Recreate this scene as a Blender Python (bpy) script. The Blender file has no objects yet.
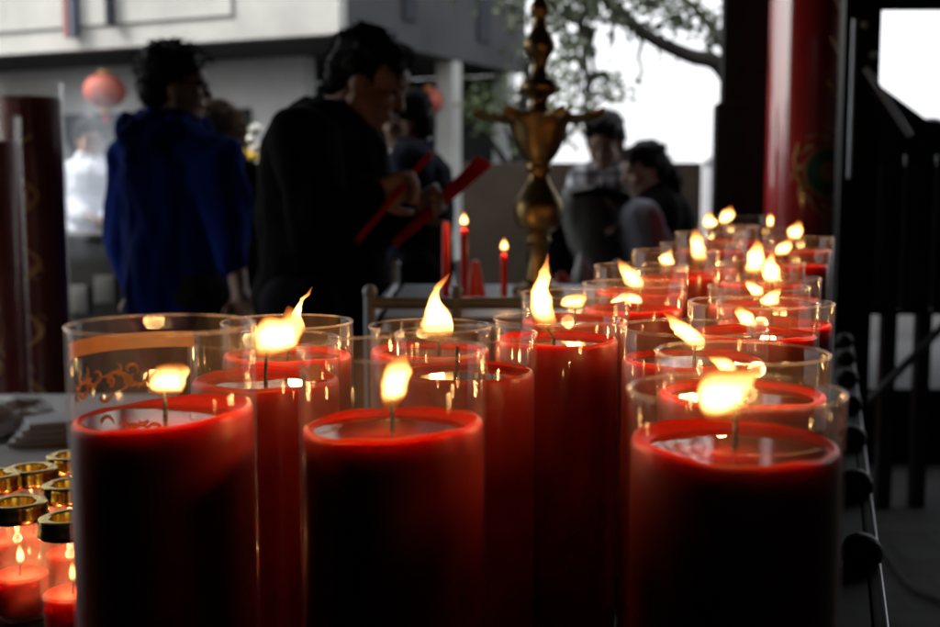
import bpy, bmesh, math, random
from mathutils import Vector, Matrix, Quaternion, noise
random.seed(7)
sc = bpy.context.scene
COL = sc.collection
R = math.radians
PI = math.pi

# ------------------------------------------------------------------ camera
FPX = 1200.0                       # focal length in photograph pixels (940 wide)
CAM = Vector((0, 0, 1.2))
TH = math.atan(128.5 / FPX)        # camera pitched slightly down
cam = bpy.data.cameras.new('camera')
co = bpy.data.objects.new('camera', cam)
COL.objects.link(co)
co.location = CAM
co.rotation_euler = (PI / 2 - TH, 0, 0)
cam.sensor_width = 36
cam.lens = FPX / 940 * 36
cam.clip_start = 0.02
cam.clip_end = 2000
cam.dof.use_dof = True
cam.dof.focus_distance = 0.96
cam.dof.aperture_fstop = 6.5
cam.dof.aperture_blades = 0
sc.camera = co

def at(px, py, s):
    """world point measured in the photograph at (px,py), s metres in front of the lens"""
    dx = (px - 470) / FPX
    dy = -(py - 313.5) / FPX
    return CAM + s * Vector((dx, math.cos(TH) + dy * math.sin(TH), -math.sin(TH) + dy * math.cos(TH)))

# ------------------------------------------------------------------ helpers
def tag(o, label=None, cat=None, group=None, kind=None):
    if label: o['label'] = label
    if cat: o['category'] = cat
    if group: o['group'] = group
    if kind: o['kind'] = kind
    return o

def empty(name, loc=(0, 0, 0), rz=0, label=None, cat=None, group=None):
    o = bpy.data.objects.new(name, None)
    COL.objects.link(o)
    o.empty_display_size = .05
    o.location = loc
    o.rotation_euler = (0, 0, rz)
    return tag(o, label, cat, group)

def obj(name, bm, m, parent=None, smooth=True, loc=None):
    me = bpy.data.meshes.new(name)
    bmesh.ops.recalc_face_normals(bm, faces=bm.faces[:])
    bm.to_mesh(me)
    bm.free()
    if smooth:
        for p in me.polygons: p.use_smooth = True
        try: me.set_sharp_from_angle(angle=R(40))
        except Exception: pass
    me.materials.append(m)
    o = bpy.data.objects.new(name, me)
    COL.objects.link(o)
    if parent: o.parent = parent
    if loc: o.location = loc
    return o

def box(bm, c, size, M=None, bevel=0.0):
    r = bmesh.ops.create_cube(bm, size=1.0)
    vs = r['verts']
    T = Matrix.Translation(Vector(c)) @ Matrix.Diagonal((*size, 1))
    if M is not None: T = M @ T
    bmesh.ops.transform(bm, matrix=T, verts=vs)
    if bevel > 0:
        es = list({e for v in vs for e in v.link_edges})
        bmesh.ops.bevel(bm, geom=es, offset=bevel, segments=2, affect='EDGES', profile=.6)
    return vs

def frame(t, up=Vector((0, 1, 0))):
    t = t.normalized()
    if abs(t.dot(up)) > .98: up = Vector((1, 0, 0)) if abs(t.x) < .9 else Vector((0, 0, 1))
    a = t.cross(up).normalized()
    b = a.cross(t).normalized()
    return a, b

def catmull(P, n):
    P = [Vector(p) for p in P]
    if len(P) == 2: 
        return [P[0].lerp(P[1], i / n) for i in range(n + 1)]
    Q = [P[0] * 2 - P[1]] + P + [P[-1] * 2 - P[-2]]
    out = []
    seg = len(P) - 1
    for i in range(n + 1):
        t = i / n * seg
        k = min(int(t), seg - 1)
        u = t - k
        p0, p1, p2, p3 = Q[k:k + 4]
        out.append(.5 * (2 * p1 + (p2 - p0) * u + (2 * p0 - 5 * p1 + 4 * p2 - p3) * u * u + (3 * p1 - p0 - 3 * p2 + p3) * u ** 3))
    return out

def tube(bm, pts, rad, seg=10, n=None, flat=1.0, cap=True):
    """smooth tube through pts; rad a number or a list"""
    if not isinstance(rad, (list, tuple)): rad = [rad] * len(pts)
    if n:
        vp = catmull([Vector((p[0], p[1], p[2])) for p in pts], n)
        rr = [v.x for v in catmull([Vector((r, 0, 0)) for r in rad], n)]
    else:
        vp = [Vector(p) for p in pts]; rr = list(rad)
    rings = []
    for i, p in enumerate(vp):
        t = vp[min(i + 1, len(vp) - 1)] - vp[max(i - 1, 0)]
        a, b = frame(t)
        r = max(rr[i], 1e-5)
        rings.append([bm.verts.new(p + a * math.cos(k / seg * 2 * PI) * r + b * math.sin(k / seg * 2 * PI) * r * flat) for k in range(seg)])
    for i in range(len(rings) - 1):
        for k in range(seg):
            bm.faces.new((rings[i][k], rings[i][(k + 1) % seg], rings[i + 1][(k + 1) % seg], rings[i + 1][k]))
    if cap:
        bm.faces.new(rings[0][::-1]); bm.faces.new(rings[-1])
    return rings

def lathe(bm, prof, seg=48, closed_ends=True, off=(0, 0, 0)):
    """prof: list of (r, z)"""
    off = Vector(off)
    rings = []
    for r, z in prof:
        if r < 1e-6:
            rings.append([bm.verts.new(off + Vector((0, 0, z)))])
        else:
            rings.append([bm.verts.new(off + Vector((r * math.cos(k / seg * 2 * PI), r * math.sin(k / seg * 2 * PI), z))) for k in range(seg)])
    for i in range(len(rings) - 1):
        A, B = rings[i], rings[i + 1]
        for k in range(seg):
            k2 = (k + 1) % seg
            if len(A) == 1 and len(B) == 1: continue
            if len(A) == 1: bm.faces.new((A[0], B[k2], B[k]))
            elif len(B) == 1: bm.faces.new((A[k], A[k2], B[0]))
            else: bm.faces.new((A[k], A[k2], B[k2], B[k]))
    if closed_ends:
        if len(rings[0]) > 1: bm.faces.new(rings[0][::-1])
        if len(rings[-1]) > 1: bm.faces.new(rings[-1])

def ball(bm, c, r, seg=16, M=None):
    rr = r if isinstance(r, (list, tuple)) else (r, r, r)
    T = Matrix.Translation(Vector(c))
    if M is not None: T = T @ M
    T = T @ Matrix.Diagonal((*rr, 1))
    bmesh.ops.create_uvsphere(bm, u_segments=seg, v_segments=max(8, seg * 2 // 3), radius=1, matrix=T)

# ------------------------------------------------------------------ materials
def new_mat(name):
    m = bpy.data.materials.new(name)
    m.use_nodes = True
    nt = m.node_tree
    nt.nodes.clear()
    out = nt.nodes.new('ShaderNodeOutputMaterial')
    return m, nt, out

def N(nt, t, **kw):
    n = nt.nodes.new(t)
    for k, v in kw.items():
        if k in n.inputs: n.inputs[k].default_value = v
        else: setattr(n, k, v)
    return n

def pbr(name, col, rough=.6, metal=0.0, var=.15, nscale=8.0, bump=0.0, bscale=40.0, coat=0.0, coat_r=.1, spec=.5, stretch=(1, 1, 1)):
    """principled surface with procedural colour variation and bump"""
    m, nt, out = new_mat(name)
    L = nt.links
    b = N(nt, 'ShaderNodeBsdfPrincipled')
    b.inputs['Roughness'].default_value = rough
    b.inputs['Metallic'].default_value = metal
    b.inputs['Specular IOR Level'].default_value = spec
    b.inputs['Coat Weight'].default_value = coat
    b.inputs['Coat Roughness'].default_value = coat_r
    tc = N(nt, 'ShaderNodeTexCoord')
    mp = N(nt, 'ShaderNodeMapping')
    mp.inputs['Scale'].default_value = stretch
    L.new(tc.outputs['Object'], mp.inputs['Vector'])
    no = N(nt, 'ShaderNodeTexNoise', Scale=nscale, Detail=5.0, Roughness=.6)
    L.new(mp.outputs[0], no.inputs['Vector'])
    rp = N(nt, 'ShaderNodeValToRGB')
    c = Vector(col)
    a = c * (1 - var); d = c * (1 + var)
    rp.color_ramp.elements[0].position = .3
    rp.color_ramp.elements[1].position = .7
    rp.color_ramp.elements[0].color = (*a, 1)
    rp.color_ramp.elements[1].color = (min(d.x, 1), min(d.y, 1), min(d.z, 1), 1)
    L.new(no.outputs['Fac'], rp.inputs['Fac'])
    L.new(rp.outputs['Color'], b.inputs['Base Color'])
    if bump > 0:
        n2 = N(nt, 'ShaderNodeTexNoise', Scale=bscale, Detail=6.0)
        L.new(mp.outputs[0], n2.inputs['Vector'])
        bp = N(nt, 'ShaderNodeBump', Strength=bump, Distance=.01)
        L.new(n2.outputs['Fac'], bp.inputs['Height'])
        L.new(bp.outputs['Normal'], b.inputs['Normal'])
    L.new(b.outputs[0], out.inputs['Surface'])
    return m

def glass_mat(name, tint=(.97, .975, .97), haze=.035, hcol=(1, .9, .8), pw=6.0, graze=.45):
    """thin clear glass: passes light straight through, mirrors at grazing angles, a faint wax film"""
    m, nt, out = new_mat(name)
    L = nt.links
    lw = N(nt, 'ShaderNodeLayerWeight', Blend=.5)
    p = N(nt, 'ShaderNodeMath', operation='POWER'); p.inputs[1].default_value = pw
    L.new(lw.outputs['Facing'], p.inputs[0])
    ma = N(nt, 'ShaderNodeMath', operation='MULTIPLY_ADD'); ma.inputs[1].default_value = graze; ma.inputs[2].default_value = .03
    L.new(p.outputs[0], ma.inputs[0])
    tr = N(nt, 'ShaderNodeBsdfTransparent', Color=(*tint, 1))
    gl = N(nt, 'ShaderNodeBsdfGlossy', Color=(1, 1, 1, 1), Roughness=.015)
    df = N(nt, 'ShaderNodeBsdfTranslucent', Color=(*hcol, 1))
    d2 = N(nt, 'ShaderNodeBsdfDiffuse', Color=(*hcol, 1))
    ad = N(nt, 'ShaderNodeMixShader'); ad.inputs[0].default_value = .5
    L.new(df.outputs[0], ad.inputs[1]); L.new(d2.outputs[0], ad.inputs[2])
    tc = N(nt, 'ShaderNodeTexCoord')
    no = N(nt, 'ShaderNodeTexNoise', Scale=38.0, Detail=4.0)
    mp = N(nt, 'ShaderNodeMapping'); mp.inputs['Scale'].default_value = (1, 1, .4)
    L.new(tc.outputs['Object'], mp.inputs['Vector']); L.new(mp.outputs[0], no.inputs['Vector'])
    mr = N(nt, 'ShaderNodeMapRange')
    mr.inputs['From Min'].default_value = .40; mr.inputs['From Max'].default_value = .75
    mr.inputs['To Min'].default_value = haze * .3; mr.inputs['To Max'].default_value = haze * 3.2
    L.new(no.outputs['Fac'], mr.inputs['Value'])
    mx0 = N(nt, 'ShaderNodeMixShader')
    L.new(mr.outputs[0], mx0.inputs[0]); L.new(tr.outputs[0], mx0.inputs[1]); L.new(ad.outputs[0], mx0.inputs[2])
    mx = N(nt, 'ShaderNodeMixShader')
    L.new(ma.outputs[0], mx.inputs[0]); L.new(mx0.outputs[0], mx.inputs[1]); L.new(gl.outputs[0], mx.inputs[2])
    L.new(mx.outputs[0], out.inputs['Surface'])
    return m

def wax_mat(name, col, scale=.02, rough=.35, bump=.12):
    m, nt, out = new_mat(name)
    L = nt.links
    b = N(nt, 'ShaderNodeBsdfPrincipled')
    b.inputs['Subsurface Weight'].default_value = 1.0
    b.inputs['Subsurface Radius'].default_value = (1.0, .15, .06)
    b.inputs['Subsurface Scale'].default_value = scale
    b.inputs['Roughness'].default_value = rough
    tc = N(nt, 'ShaderNodeTexCoord')
    no = N(nt, 'ShaderNodeTexNoise', Scale=22.0, Detail=5.0)
    L.new(tc.outputs['Object'], no.inputs['Vector'])
    rp = N(nt, 'ShaderNodeValToRGB')
    c = Vector(col)
    rp.color_ramp.elements[0].position = .3; rp.color_ramp.elements[1].position = .75
    rp.color_ramp.elements[0].color = (*(c * .8), 1); rp.color_ramp.elements[1].color = (*(c * 1.1), 1)
    L.new(no.outputs['Fac'], rp.inputs['Fac']); L.new(rp.outputs['Color'], b.inputs['Base Color'])
    n2 = N(nt, 'ShaderNodeTexNoise', Scale=60.0, Detail=6.0)
    L.new(tc.outputs['Object'], n2.inputs['Vector'])
    bp = N(nt, 'ShaderNodeBump', Strength=bump, Distance=.006)
    L.new(n2.outputs['Fac'], bp.inputs['Height']); L.new(bp.outputs['Normal'], b.inputs['Normal'])
    L.new(b.outputs[0], out.inputs['Surface'])
    return m

def flame_mat(name, gain=1.0):
    m, nt, out = new_mat(name)
    L = nt.links
    lw = N(nt, 'ShaderNodeLayerWeight', Blend=.5)
    tc = N(nt, 'ShaderNodeTexCoord')
    sp = N(nt, 'ShaderNodeSeparateXYZ')
    L.new(tc.outputs['Generated'], sp.inputs[0])
    # hot core in the middle of the flame, dim orange root round the wick and orange tip
    zr = N(nt, 'ShaderNodeValToRGB')
    e = zr.color_ramp.elements
    e[0].position = 0; e[0].color = (.10, .10, .10, 1)
    e[1].position = 1; e[1].color = (.10, .10, .10, 1)
    for p_, v in ((.10, .14), (.18, .34), (.31, .92), (.52, 1.0), (.66, .84), (.80, .52), (.91, .28)):
        q = e.new(p_); q.color = (v, v, v, 1)
    L.new(sp.outputs['Z'], zr.inputs['Fac'])
    fr = N(nt, 'ShaderNodeValToRGB')
    e = fr.color_ramp.elements
    e[0].position = 0; e[0].color = (1, 1, 1, 1)
    e[1].position = 1; e[1].color = (.0, .0, .0, 1)
    for p_, v in ((.12, .94), (.30, .74), (.50, .46), (.74, .16)):
        q = e.new(p_); q.color = (v, v, v, 1)
    L.new(lw.outputs['Facing'], fr.inputs['Fac'])
    mu = N(nt, 'ShaderNodeMath', operation='MULTIPLY')
    L.new(zr.outputs['Color'], mu.inputs[0]); L.new(fr.outputs['Color'], mu.inputs[1])
    cr = N(nt, 'ShaderNodeValToRGB')
    e = cr.color_ramp.elements
    e[0].position = 0; e[0].color = (1, .16, .02, 1)
    e[1].position = 1; e[1].color = (1, .66, .22, 1)
    q = e.new(.3); q.color = (1, .30, .05, 1)
    q = e.new(.6); q.color = (1, .52, .13, 1)
    L.new(mu.outputs[0], cr.inputs['Fac'])
    st = N(nt, 'ShaderNodeMath', operation='POWER'); st.inputs[1].default_value = 1.6
    L.new(mu.outputs[0], st.inputs[0])
    s2 = N(nt, 'ShaderNodeMath', operation='MULTIPLY_ADD'); s2.inputs[1].default_value = 2.3 * gain; s2.inputs[2].default_value = .12 * gain
    L.new(st.outputs[0], s2.inputs[0])
    em = N(nt, 'ShaderNodeEmission')
    L.new(cr.outputs['Color'], em.inputs['Color']); L.new(s2.outputs[0], em.inputs['Strength'])
    tr = N(nt, 'ShaderNodeBsdfTransparent')
    al = N(nt, 'ShaderNodeMath', operation='POWER'); al.inputs[1].default_value = .75
    L.new(mu.outputs[0], al.inputs[0])
    mx = N(nt, 'ShaderNodeMixShader')
    L.new(al.outputs[0], mx.inputs[0]); L.new(tr.outputs[0], mx.inputs[1]); L.new(em.outputs[0], mx.inputs[2])
    L.new(mx.outputs[0], out.inputs['Surface'])
    try: m.cycles.emission_sampling = 'NONE'
    except Exception: pass
    return m

M = {}
M['wax'] = wax_mat('red_wax', (.60, .018, .006), .0185)
M['melt'] = glass_mat('clear_molten_wax', tint=(.42, .14, .11), haze=.02, hcol=(1, .6, .5), pw=4.2, graze=.95)
M['darkwax'] = pbr('dark_red_wax', (.20, .007, .005), rough=.5, var=.35, nscale=5, bump=.1)
M['jarwax'] = wax_mat('jar_wax', (.85, .055, .04), .022)
M['glass'] = glass_mat('candle_glass', haze=.016, hcol=(1, .86, .72))
M['rim'] = glass_mat('ground_glass_rim', haze=.13, hcol=(1, .92, .85))
M['jarglass'] = glass_mat('jar_glass', tint=(.98, .95, .94), haze=.10, hcol=(1, .80, .72))
M['flame'] = flame_mat('flame')
M['wick'] = pbr('charred_wick', (.004, .003, .003), rough=.95, bump=.5, bscale=300)
M['gold_print'] = pbr('gold_print', (.22, .09, .028), rough=.5, var=.2, nscale=60)
M['gold'] = pbr('gold_lid', (.75, .55, .16), rough=.18, metal=1, var=.12, nscale=20)
M['brass'] = pbr('old_brass', (.27, .19, .085), rough=.40, metal=1, var=.35, nscale=14, bump=.15, bscale=60)
M['steel'] = pbr('steel_tube', (.48, .56, .64), rough=.35, metal=.15, var=.1, nscale=15)
M['blackmetal'] = pbr('black_painted_metal', (.012, .012, .013), rough=.33, var=.3, nscale=12, bump=.12, bscale=70)
M['dullmetal'] = pbr('dull_black_iron', (.010, .010, .010), rough=.5, var=.4, nscale=30, spec=.3, bump=.3, bscale=90)
M['dullsteel'] = pbr('dull_grey_metal', (.10, .10, .10), rough=.5, var=.3, nscale=14)
M['tabletop'] = pbr('dull_black_tabletop', (.010, .010, .010), rough=.7, var=.3, nscale=9, spec=.2)
M['blackwood'] = pbr('black_lacquer_wood', (.016, .015, .014), rough=.42, var=.3, nscale=6, bump=.1, bscale=30, stretch=(1, 1, .2))
M['redlacquer'] = pbr('red_lacquer', (.58, .024, .022), rough=.3, var=.15, nscale=5, coat=1.0, coat_r=.035, bump=.006, bscale=6)
M['redlacquer'].node_tree.nodes['Principled BSDF'].inputs['Coat IOR'].default_value = 2.1
M['concrete'] = pbr('pale_concrete', (.37, .37, .35), rough=.85, var=.22, nscale=1.1, bump=.2, bscale=30)
M['shadetone'] = pbr('shade_darkened_wall', (.055, .055, .058), rough=.85, var=.25, nscale=1.2, spec=.2)  # shade of the building's unlit side put into a near-black colour
M['concrete2'] = pbr('grey_concrete', (.56, .56, .56), rough=.85, var=.2, nscale=1.1, bump=.2, bscale=30)
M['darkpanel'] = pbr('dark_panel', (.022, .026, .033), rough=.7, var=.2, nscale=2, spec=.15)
M['parapet'] = pbr('brown_parapet', (.045, .034, .026), rough=.9, spec=.1, var=.2, nscale=3, bump=.3, bscale=25)
M['ledge'] = pbr('stone_ledge', (.22, .21, .2), rough=.8, var=.2, nscale=4, bump=.2)
M['palestone'] = pbr('pale_stone', (.74, .74, .74), rough=.6, var=.15, nscale=5, bump=.1)
M['plastic'] = pbr('white_plastic_bag', (.75, .76, .78), rough=.3, var=.06, nscale=10, bump=.2, bscale=18)
def paper(name, col):
    m, nt, out = new_mat(name)
    tc = N(nt, 'ShaderNodeTexCoord'); no = N(nt, 'ShaderNodeTexNoise', Scale=30.0, Detail=4.0)
    nt.links.new(tc.outputs['Object'], no.inputs['Vector'])
    hs = N(nt, 'ShaderNodeHueSaturation', Color=(*col, 1)); 
    mr = N(nt, 'ShaderNodeMapRange'); mr.inputs['To Min'].default_value = .75; mr.inputs['To Max'].default_value = 1.2
    nt.links.new(no.outputs['Fac'], mr.inputs['Value']); nt.links.new(mr.outputs[0], hs.inputs['Value'])
    d = N(nt, 'ShaderNodeBsdfDiffuse'); t = N(nt, 'ShaderNodeBsdfTranslucent'); mx = N(nt, 'ShaderNodeMixShader'); mx.inputs[0].default_value = .55
    nt.links.new(hs.outputs[0], d.inputs['Color']); nt.links.new(hs.outputs[0], t.inputs['Color'])
    nt.links.new(d.outputs[0], mx.inputs[1]); nt.links.new(t.outputs[0], mx.inputs[2]); nt.links.new(mx.outputs[0], out.inputs['Surface'])
    return m
M['redpaper'] = paper('red_paper', (.75, .035, .02))
M['pinkpaper'] = paper('pink_red_paper', (.72, .05, .09))
M['redpaint'] = pbr('red_plastic', (.5, .02, .02), rough=.4, var=.1)
M['lantern'] = pbr('red_lantern_cloth', (.42, .08, .045), rough=.65, var=.12, nscale=6, bump=.1)
M['leaf'] = pbr('banyan_leaf', (.022, .034, .012), rough=.6, var=.5, nscale=3)
M['leaf2'] = pbr('pale_leaf', (.085, .115, .04), rough=.5, var=.4, nscale=3)
M['bark'] = pbr('bark', (.012, .010, .008), rough=.9, var=.35, nscale=8, bump=.5, bscale=30, stretch=(1, 1, .3))
M['skin'] = pbr('skin', (.27, .165, .12), rough=.5, var=.08, nscale=20, bump=.05, bscale=120)
M['hair'] = pbr('black_hair', (.005, .0045, .004), rough=.55, var=.3, nscale=60, bump=.4, bscale=140, stretch=(1, 1, .25), spec=.1)
M['fur'] = pbr('brown_fur', (.16, .105, .06), rough=.95, var=.4, nscale=70, bump=.8, bscale=160)
def cloth(n, c, **k): return pbr(n, c, rough=.9, var=.18, nscale=9, bump=.35, bscale=24, spec=.03, **k)
M['blackcloth'] = cloth('black_jacket_cloth', (.0055, .0055, .006))
M['bluecloth'] = cloth('blue_hoodie_cloth', (.005, .018, .135))
M['navycloth'] = cloth('navy_cloth', (.018, .022, .035))
M['greycloth'] = cloth('grey_trouser_cloth', (.17, .175, .17))
M['jeans'] = cloth('jeans_cloth', (.30, .32, .38))
M['darkjeans'] = cloth('dark_trousers', (.016, .017, .022))
M['whitecloth'] = cloth('pale_shirt_cloth', (.62, .66, .74))
M['eye'] = pbr('eye', (.02, .015, .012), rough=.4)
M['glasses'] = pbr('spectacle_frame', (.02, .02, .022), rough=.2, metal=.6)
M['white'] = pbr('white_petals', (.78, .77, .72), rough=.6, var=.05)
M['yellow'] = pbr('yellow_petals', (.75, .5, .03), rough=.6, var=.15)
M['green'] = pbr('dark_green_paint', (.05, .19, .10), rough=.4, var=.3, nscale=20)
M['goldpaint'] = pbr('gold_paint', (.68, .36, .09), rough=.4, metal=.2, var=.3, nscale=30)
M['whitepaint'] = pbr('white_paint', (.72, .73, .76), rough=.5, var=.06)
M['fadedred'] = pbr('faded_red_paint', (.26, .10, .09), rough=.7)
M['bluepaint'] = pbr('blue_paint', (.03, .038, .075), rough=.5, var=.1)

def plaid():
    m, nt, out = new_mat('plaid_shirt')
    L = nt.links
    b = N(nt, 'ShaderNodeBsdfPrincipled'); b.inputs['Roughness'].default_value = .85
    tc = N(nt, 'ShaderNodeTexCoord')
    w1 = N(nt, 'ShaderNodeTexWave', Scale=5.0); w1.bands_direction = 'Z'
    w2 = N(nt, 'ShaderNodeTexWave', Scale=5.0); w2.bands_direction = 'X'
    L.new(tc.outputs['Object'], w1.inputs[0]); L.new(tc.outputs['Object'], w2.inputs[0])
    mu = N(nt, 'ShaderNodeMath', operation='MULTIPLY')
    L.new(w1.outputs['Fac'], mu.inputs[0]); L.new(w2.outputs['Fac'], mu.inputs[1])
    rp = N(nt, 'ShaderNodeValToRGB')
    rp.color_ramp.elements[0].color = (.06, .065, .085, 1); rp.color_ramp.elements[1].color = (.46, .47, .50, 1)
    rp.color_ramp.elements[1].position = .6
    L.new(mu.outputs[0], rp.inputs['Fac']); L.new(rp.outputs[0], b.inputs['Base Color'])
    L.new(b.outputs[0], out.inputs['Surface'])
    return m
M['plaid'] = plaid()

def paving():
    m, nt, out = new_mat('stone_paving')
    L = nt.links
    b = N(nt, 'ShaderNodeBsdfPrincipled'); b.inputs['Roughness'].default_value = .85; b.inputs['Specular IOR Level'].default_value = .08
    tc = N(nt, 'ShaderNodeTexCoord')
    br = N(nt, 'ShaderNodeTexBrick', Scale=1.6)
    br.inputs['Color1'].default_value = (.038, .038, .038, 1); br.inputs['Color2'].default_value = (.052, .052, .052, 1)
    br.inputs['Mortar'].default_value = (.03, .03, .03, 1); br.inputs['Mortar Size'].default_value = .012
    L.new(tc.outputs['Object'], br.inputs['Vector'])
    no = N(nt, 'ShaderNodeTexNoise', Scale=2.2, Detail=8.0)
    L.new(tc.outputs['Object'], no.inputs['Vector'])
    mx = N(nt, 'ShaderNodeMixRGB', blend_type='MULTIPLY'); mx.inputs[0].default_value = .6
    L.new(br.outputs['Color'], mx.inputs[1]); L.new(no.outputs['Color'], mx.inputs[2])
    hs = N(nt, 'ShaderNodeHueSaturation', Saturation=.1, Value=1.3)
    L.new(mx.outputs[0], hs.inputs['Color'])
    L.new(hs.outputs[0], b.inputs['Base Color'])
    L.new(b.outputs[0], out.inputs['Surface'])
    return m
M['paving'] = paving()

# ------------------------------------------------------------------ candles on the table
TZ = .80
D = .110
V = [0]
def flame_path(pts, base, s):
    """flame measured as (px,py,half width px) -> local points round the candle axis"""
    out, rad = [], []
    for i, (px, py, hw) in enumerate(pts):
        p = at(px, py, s) - base
        out.append(p); rad.append(hw * 1.10 * s / FPX)
    return out, rad

def make_flame(name, pts, base, s, parent, power, mat=None, light=True):
    P, rad = flame_path(pts, base, s)
    # keep the flame on the plane of its wick, with a slight lean in depth
    y0 = parent.get('wick_y', 0.0)
    for i, p in enumerate(P):
        p.y = y0 + .15 * (p.x - P[0].x) * (i / len(P))
    bm = bmesh.new()
    tube(bm, P, rad, seg=20, n=18, flat=.8)
    sd = 7.3 * P[0].x * 100 + s * 13
    r_ = max(rad)
    for v in bm.verts:
        c = v.co / r_
        v.co += Vector((noise.noise(c * .9 + Vector((sd, 0, 0))), 0, .6 * noise.noise(c * .9 + Vector((0, sd, 0))))) * r_ * .30 + Vector((noise.noise(c * 2.1 + Vector((0, 0, sd))), 0, 0)) * r_ * .12
    f = obj(name, bm, mat or M['flame'], parent)
    if light:
        k = max(range(len(rad)), key=lambda i: rad[i])
        ld = bpy.data.lights.new('flame_light', 'POINT')
        ld.energy = power
        ld.color = (1, .50, .17)
        ld.shadow_soft_size = .007
        lo = bpy.data.objects.new('flame_light', ld)
        COL.objects.link(lo)
        lo.parent = parent
        lo.location = P[k]
    return f

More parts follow.
